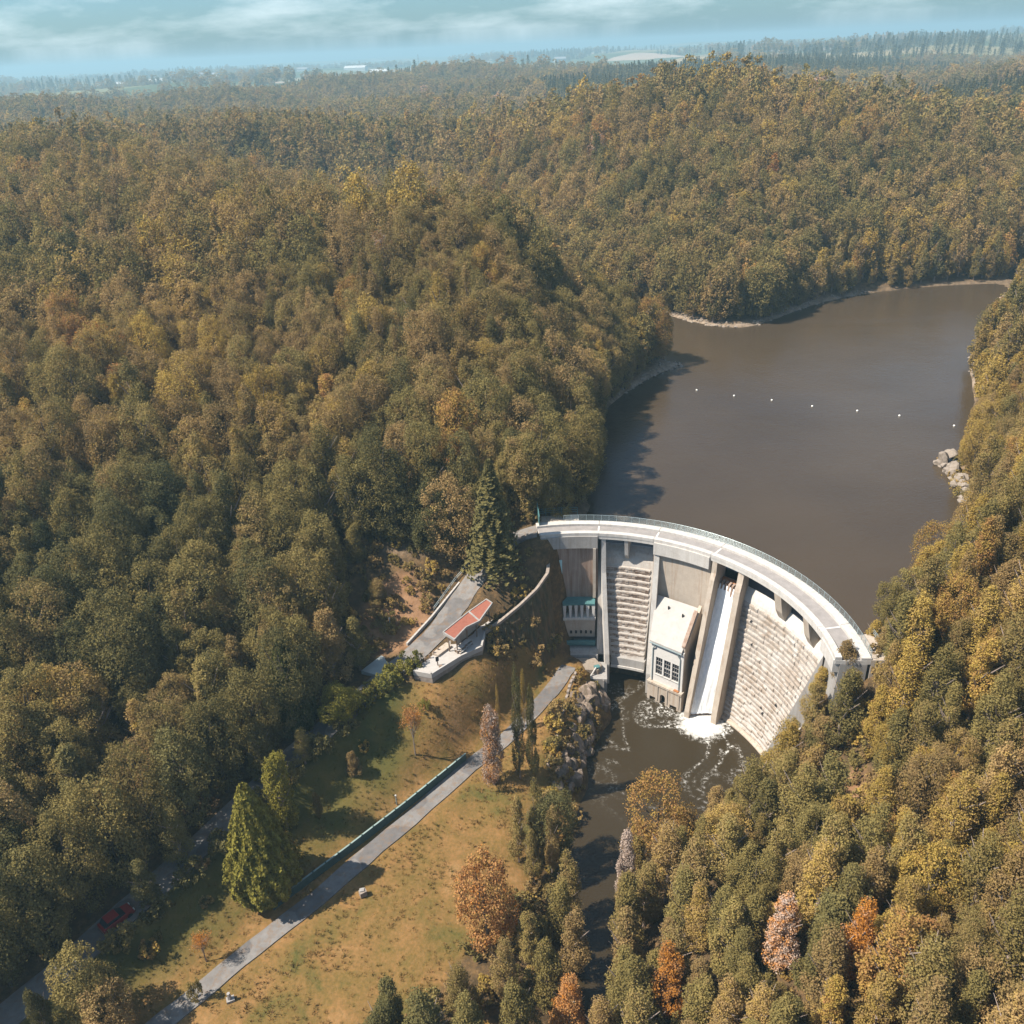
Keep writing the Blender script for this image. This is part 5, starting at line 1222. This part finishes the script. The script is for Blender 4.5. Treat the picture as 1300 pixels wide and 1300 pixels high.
ORD = ['leftmost', 'second', 'third', 'fourth', 'fifth', 'sixth', 'seventh', 'eighth', 'ninth', 'tenth', 'eleventh', 'twelfth', 'thirteenth', 'fourteenth', 'fifteenth', 'sixteenth', 'seventeenth', 'eighteenth', 'nineteenth', 'twentieth', 'twenty-first', 'twenty-second', 'twenty-third', 'twenty-fourth', 'twenty-fifth', 'twenty-sixth', 'twenty-seventh', 'twenty-eighth', 'twenty-ninth', 'thirtieth']
fam = {}
for i in sorted(np.where(single)[0], key=lambda q: U_[q]):
    k = (BROAD if kind[i] == 0 else NARROW)[var[i] % 6]
    hgt = 'tall' if scl[i] * k['H'] > 14 else 'low' if scl[i] * k['H'] < 8.5 else 'middling'
    fam.setdefault(f'{hgt} {"spreading" if kind[i] == 0 else "narrow"} {hue(tint[i])} tree {where(X[i], Y[i])}', []).append(i)
LAB = {}
for lb, ids in fam.items():
    for j, i in enumerate(ids): LAB[i] = lb if len(ids) == 1 else lb + (', leftmost one' if j == 0 else f', {ORD[min(j, 29)]} from left')
for i in np.where(single)[0]:
    k = (BROAD if kind[i] == 0 else NARROW)[var[i] % 6]
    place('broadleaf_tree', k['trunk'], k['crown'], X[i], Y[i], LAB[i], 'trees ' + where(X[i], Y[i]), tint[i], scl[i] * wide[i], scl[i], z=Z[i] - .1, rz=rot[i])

def scatter(name, label, sources, px, py, pz, idx, scales, rots, tints, sz=None):
    """One object of kind stuff: a cloud of points that geometry nodes clothe with plants."""
    me_ = bpy.data.meshes.new(name); me_.from_pydata(np.c_[px, py, pz].tolist(), [], [])
    for nm, arr in (('tint', tints), ('scl', scales), ('rot', rots), ('sz', scales if sz is None else sz)):
        a = me_.attributes.new(nm, 'FLOAT', 'POINT'); a.data.foreach_set('value', np.asarray(arr, np.float32))
    a = me_.attributes.new('pick', 'INT', 'POINT'); a.data.foreach_set('value', np.asarray(idx, np.int32))
    o = bpy.data.objects.new(name, me_); COL.objects.link(o); tag(o, label, kind='stuff')
    ng = bpy.data.node_groups.new(name + '_growth', 'GeometryNodeTree')
    ng.interface.new_socket('Geometry', in_out='INPUT', socket_type='NodeSocketGeometry'); ng.interface.new_socket('Geometry', in_out='OUTPUT', socket_type='NodeSocketGeometry')
    gi, go = ng.nodes.new('NodeGroupInput'), ng.nodes.new('NodeGroupOutput')
    join = ng.nodes.new('GeometryNodeJoinGeometry')
    for s_ in reversed(sources):
        ob = bpy.data.objects.new(s_.name + '_form', s_)
        oi = ng.nodes.new('GeometryNodeObjectInfo'); oi.inputs['Object'].default_value = ob; oi.inputs['As Instance'].default_value = False
        g2 = ng.nodes.new('GeometryNodeGeometryToInstance'); ng.links.new(oi.outputs['Geometry'], g2.inputs[0]); ng.links.new(g2.outputs[0], join.inputs[0])
    iop = ng.nodes.new('GeometryNodeInstanceOnPoints'); iop.inputs['Pick Instance'].default_value = True
    ng.links.new(gi.outputs[0], iop.inputs['Points']); ng.links.new(join.outputs[0], iop.inputs['Instance'])
    def na(nm, ty):
        q = ng.nodes.new('GeometryNodeInputNamedAttribute'); q.data_type = ty; q.inputs['Name'].default_value = nm; return q.outputs['Attribute']
    ng.links.new(na('pick', 'INT'), iop.inputs['Instance Index'])
    c1 = ng.nodes.new('ShaderNodeCombineXYZ'); s1 = na('scl', 'FLOAT'); ng.links.new(s1, c1.inputs[0]); ng.links.new(s1, c1.inputs[1]); ng.links.new(na('sz', 'FLOAT'), c1.inputs[2]); ng.links.new(c1.outputs[0], iop.inputs['Scale'])
    c2 = ng.nodes.new('ShaderNodeCombineXYZ'); ng.links.new(na('rot', 'FLOAT'), c2.inputs[2]); e2 = ng.nodes.new('FunctionNodeEulerToRotation'); ng.links.new(c2.outputs[0], e2.inputs[0]); ng.links.new(e2.outputs[0], iop.inputs['Rotation'])
    ng.links.new(iop.outputs[0], go.inputs[0])
    md = o.modifiers.new('growth', 'NODES'); md.node_group = ng
    return o
rest = ~single
lod = np.where(dist < 215, 0, np.where(dist < 430, 1, 2))
SRC = [k['near'] for k in BROAD + NARROW] + [SPRUCE['near']] + [k['mid'] for k in BROAD + NARROW] + [SPRUCE['mid']] + [k['far'] for k in BROAD + NARROW] + [SPRUCE['far']]
pick = np.where(kind == 0, var % 6, np.where(kind == 1, 6 + var % 6, 12)) + 13 * lod
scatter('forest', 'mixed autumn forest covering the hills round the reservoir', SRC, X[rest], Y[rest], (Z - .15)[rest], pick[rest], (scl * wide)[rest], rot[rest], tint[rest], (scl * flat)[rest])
print('trees', n, 'single', int(single.sum()))

# undergrowth on slopes, banks and at the forest edge; grass in the meadow
rng = np.random.default_rng(5)
def shrubs(poly, s, keep):
    xs_, ys_ = [q[0] for q in poly], [q[1] for q in poly]
    a, c_ = jgrid(min(xs_), max(xs_), min(ys_), max(ys_), s, rng); k = in_poly(a, c_, poly) & (rng.random(len(a)) < keep); return a[k], c_[k]
UX, UY = [], []
for poly, s, kp in (([(-32, 130), (-30, 116), (-24, 112), (-12, 122), (-6, 128), (-10, 138), (-24, 140)], 1.9, .6), ([(14, 116), (10, 117), (6, 110), (3, 96), (1, 84), (3, 78), (6, 84), (10, 100), (14, 111)], 1.5, .62),
                    ([(-4, 112), (8, 119), (9, 123), (4, 124), (-6, 118)], 1.2, .6), ([(38, 102), (46, 92), (52, 92), (56, 86), (46, 78), (34, 86), (34, 96)], 1.7, .8), ([(-6, 124), (2, 124), (8, 127), (3, 136), (-10, 134)], 1.6, .8),
                    ([(-1, 78), (-5, 71), (-9, 66), (-15, 58), (-20, 50), (-8, 44), (2, 66), (4, 78)], 2.0, .7), ([(44, 106), (52, 108), (62, 100), (58, 90), (48, 88)], 1.8, .7), ([(84, 160), (92, 160), (90, 136), (80, 136)], 1.4, .5),
                    ([(12, 40), (22, 62), (32, 78), (40, 92), (48, 92), (58, 100), (80, 118), (96, 140), (110, 130), (80, 60), (60, 30)], 2.0, .85), ([(-26, 101), (-33, 93), (-50, 71), (-46, 66), (-30, 86), (-22, 96)], 2.2, .25)):
    a, c_ = shrubs(poly, s, kp); UX.append(a); UY.append(c_)
UX, UY = np.concatenate(UX), np.concatenate(UY); UZ = height(UX, UY)
k = (UZ > .2); 
for hw, pts in ROADS.values(): k &= seg_dist(UX, UY, pts)[0] > hw + 1.0
dd = np.hypot(UX - DAM_C[0], UY - DAM_C[1]); th = np.degrees(np.arctan2(UY - DAM_C[1], UX - DAM_C[0])); k &= ~((dd > 29) & (dd < 38.4) & (th > -9.5) & (th < 98)); k &= ~in_poly(UX, UY, [(8, 117), (16, 116), (17, 124), (8, 124)]); k &= ~in_poly(UX, UY, tpoly)
UX, UY, UZ = UX[k], UY[k], UZ[k]; n = len(UX)
ut = np.clip(.5 + rng.normal(size=n) * .13, .1, .74)
scatter('undergrowth', 'rusty and olive undergrowth on the banks and slopes', [q['mid'] for q in SHRUB], UX, UY, UZ - .1, rng.integers(0, 3, n), rng.uniform(.35, .95, n), rng.uniform(0, 6.28, n), ut)
tuft = []
for s in range(3):
    g = np.random.default_rng(900 + s); nb = 16; an = g.uniform(0, 6.28, nb); rr = g.uniform(.02, .3, nb); hh = g.uniform(.25, .6, nb)
    b0 = np.c_[np.cos(an) * rr, np.sin(an) * rr, np.zeros(nb) - .05]; out = np.c_[np.cos(an), np.sin(an), np.zeros(nb)]; sd = np.c_[-np.sin(an), np.cos(an), np.zeros(nb)] * .05
    tip = b0 + out * (hh * .5)[:, None] + np.c_[np.zeros(nb), np.zeros(nb), hh]
    v = np.stack([b0 - sd, b0 + sd, tip], 1).reshape(-1, 3); tuft.append(np_mesh('tuft', [(v, np.arange(nb * 3).reshape(nb, 3), 0)], [M['grass']]))
a, c_ = jgrid(-80, 14, 40, 120, .62, rng); zz = height(a, c_)
k = in_poly(a, c_, MEADOW) & (zz > .3) & in_view(a, c_, zz)[0] & (np.hypot(a - 8, c_ - 118) > 5)
for hw, pts in ROADS.values(): k &= seg_dist(a, c_, pts)[0] > hw + .25
k &= ~in_poly(a, c_, tpoly); k &= rng.random(len(a)) < (.15 + .42 * (np.sin(a * .35 + np.sin(c_ * .4)) * np.cos(c_ * .31) > -.1))
a, c_, zz = a[k], c_[k], zz[k]; n = len(a)
gt_ = np.clip(.62 + .2 * np.sin(a * .2 + 1.3 * np.sin(c_ * .17)) * np.cos(c_ * .23) + rng.normal(size=n) * .16 - .30 * ((c_ * .72 - a * .70 > 77) & (a < -16)), 0, 1)
scatter('grass', 'dry orange and green grass of the meadow', tuft, a, c_, zz, rng.integers(0, 3, n), rng.uniform(.35, .85, n) * np.where(rng.random(n) < .05, 1.7, 1.0), rng.uniform(0, 6.28, n), gt_)
# bleached stones along the reservoir's edge
a, c_ = jgrid(5, 235, 136, 325, 1.35, rng); zz = height(a, c_); k = (np.abs(zz - 23.75) < .55) & in_poly(a, c_, RES_POLY) & (rng.random(len(a)) < .6) & ((a < 122) & (c_ > 200)) & (np.hypot(a - DAM_C[0], c_ - DAM_C[1]) > 42)
a, c_, zz = a[k], c_[k], zz[k]; n = len(a)
scatter('shore_rubble', 'bleached rubble along the water line of the reservoir', SROCKS, a, c_, zz, rng.integers(0, 4, n), rng.uniform(.3, .9, n), rng.uniform(0, 6.28, n), np.zeros(n), rng.uniform(.2, .5, n))

# ------------------------------------------------------------------ the far country: a village, mast
def house(x, y, w, d, h, rz, label, roof_c, group):
    z = hz(x, y); e = empty('distant_building', (x, y, z)); tag(e, label, 'building', group); ca, sa = math.cos(rz), math.sin(rz)
    def T(px, py, pz): return (x + px * ca - py * sa, y + px * sa + py * ca, z + pz)
    MB().prism([T(-w / 2, -d / 2, -2), T(w / 2, -d / 2, -2), T(w / 2, d / 2, -2), T(-w / 2, d / 2, -2)], tuple(Vector((0, 0, h + 2)))).out('wall', M['white'], e)
    MB().add([T(-w / 2 - .5, -d / 2 - .5, h), T(w / 2 + .5, -d / 2 - .5, h), T(w / 2 + .5, d / 2 + .5, h), T(-w / 2 - .5, d / 2 + .5, h), T(-w / 2 - .5, 0, h + d * .22), T(w / 2 + .5, 0, h + d * .22)],
             [(0, 1, 5, 4), (2, 3, 4, 5), (0, 4, 3), (1, 2, 5), (3, 2, 1, 0)]).out('roof', roof_c, e)
VIL0 = [(-960, 2500, 90, 40, 12), (-850, 2480, 120, 45, 12), (-742, 2520, 40, 40, 26), (-706, 2500, 36, 36, 30), (-672, 2510, 60, 40, 20), (-560, 2900, 60, 40, 14), (-400, 2880, 130, 50, 14), (-250, 2150, 70, 40, 12), (-330, 3300, 60, 40, 16), (190, 2700, 60, 40, 12), (-120, 2650, 50, 40, 14)]
VIL = [(x * 1.5, y * 1.5, w * .75, d * .8, h * .85) for x, y, w, d, h in VIL0]
vl = ['long white shed at the left end of the far village', 'longest white shed in the far village', 'left tall pale block of the far village', 'right tall pale block of the far village', 'wide pale block beside the tall blocks of the far village', 'small white building right of the far village', 'long pale shed right of the far village', 'white shed standing closest among the distant buildings', 'farthest pale building below the horizon', 'pale building in the woods under the right horizon', 'pale house below the mast on the horizon']
for (x, y, w, d, h), lb in zip(VIL, vl): house(x, y, w, d, h, random.uniform(-.3, .3), lb, M['white'] if w > 50 else M['roof_grey'], 'distant buildings')
mx, my = -205, 2750; mz = hz(mx, my); mast = empty('radio_mast', (mx, my, mz)); tag(mast, 'thin lattice radio mast on the far horizon', 'mast')
for i in range(3):
    an = i * 2.094; MB().tube((mx + 3 * math.cos(an), my + 3 * math.sin(an), mz), (mx + .5 * math.cos(an), my + .5 * math.sin(an), mz + 70), .5, .35, 5).out('leg', M['steel'], mast)
for i in range(9):
    zz_ = mz + 4 + i * 7.5; r_ = 3 - 2.5 * (zz_ - mz) / 70
    for j in range(3): MB().tube((mx + r_ * math.cos(j * 2.094), my + r_ * math.sin(j * 2.094), zz_), (mx + r_ * .93 * math.cos((j + 1) * 2.094), my + r_ * .93 * math.sin((j + 1) * 2.094), zz_ + 5), .25, n=4).out('brace', M['steel'], mast)

# ------------------------------------------------------------------ the air
hz_o = MB().prism([(-12000, -600, -60), (12000, -600, -60), (12000, 16000, -60), (-12000, 16000, -60)], (0, 0, 200))
m = bpy.data.materials.new('autumn_haze'); m.use_nodes = True; nt = m.node_tree; nt.nodes.clear()
o_ = nt.nodes.new('ShaderNodeOutputMaterial'); pv = nt.nodes.new('ShaderNodeVolumePrincipled')
pv.inputs['Color'].default_value = (0.44, 0.69, 0.79, 1); pv.inputs['Density'].default_value = 0.00026; pv.inputs['Anisotropy'].default_value = 0.1
nt.links.new(pv.outputs[0], o_.inputs['Volume'])
hzo = hz_o.out('haze', m); tag(hzo, 'thin blue autumn haze in the air over the valley', kind='stuff')
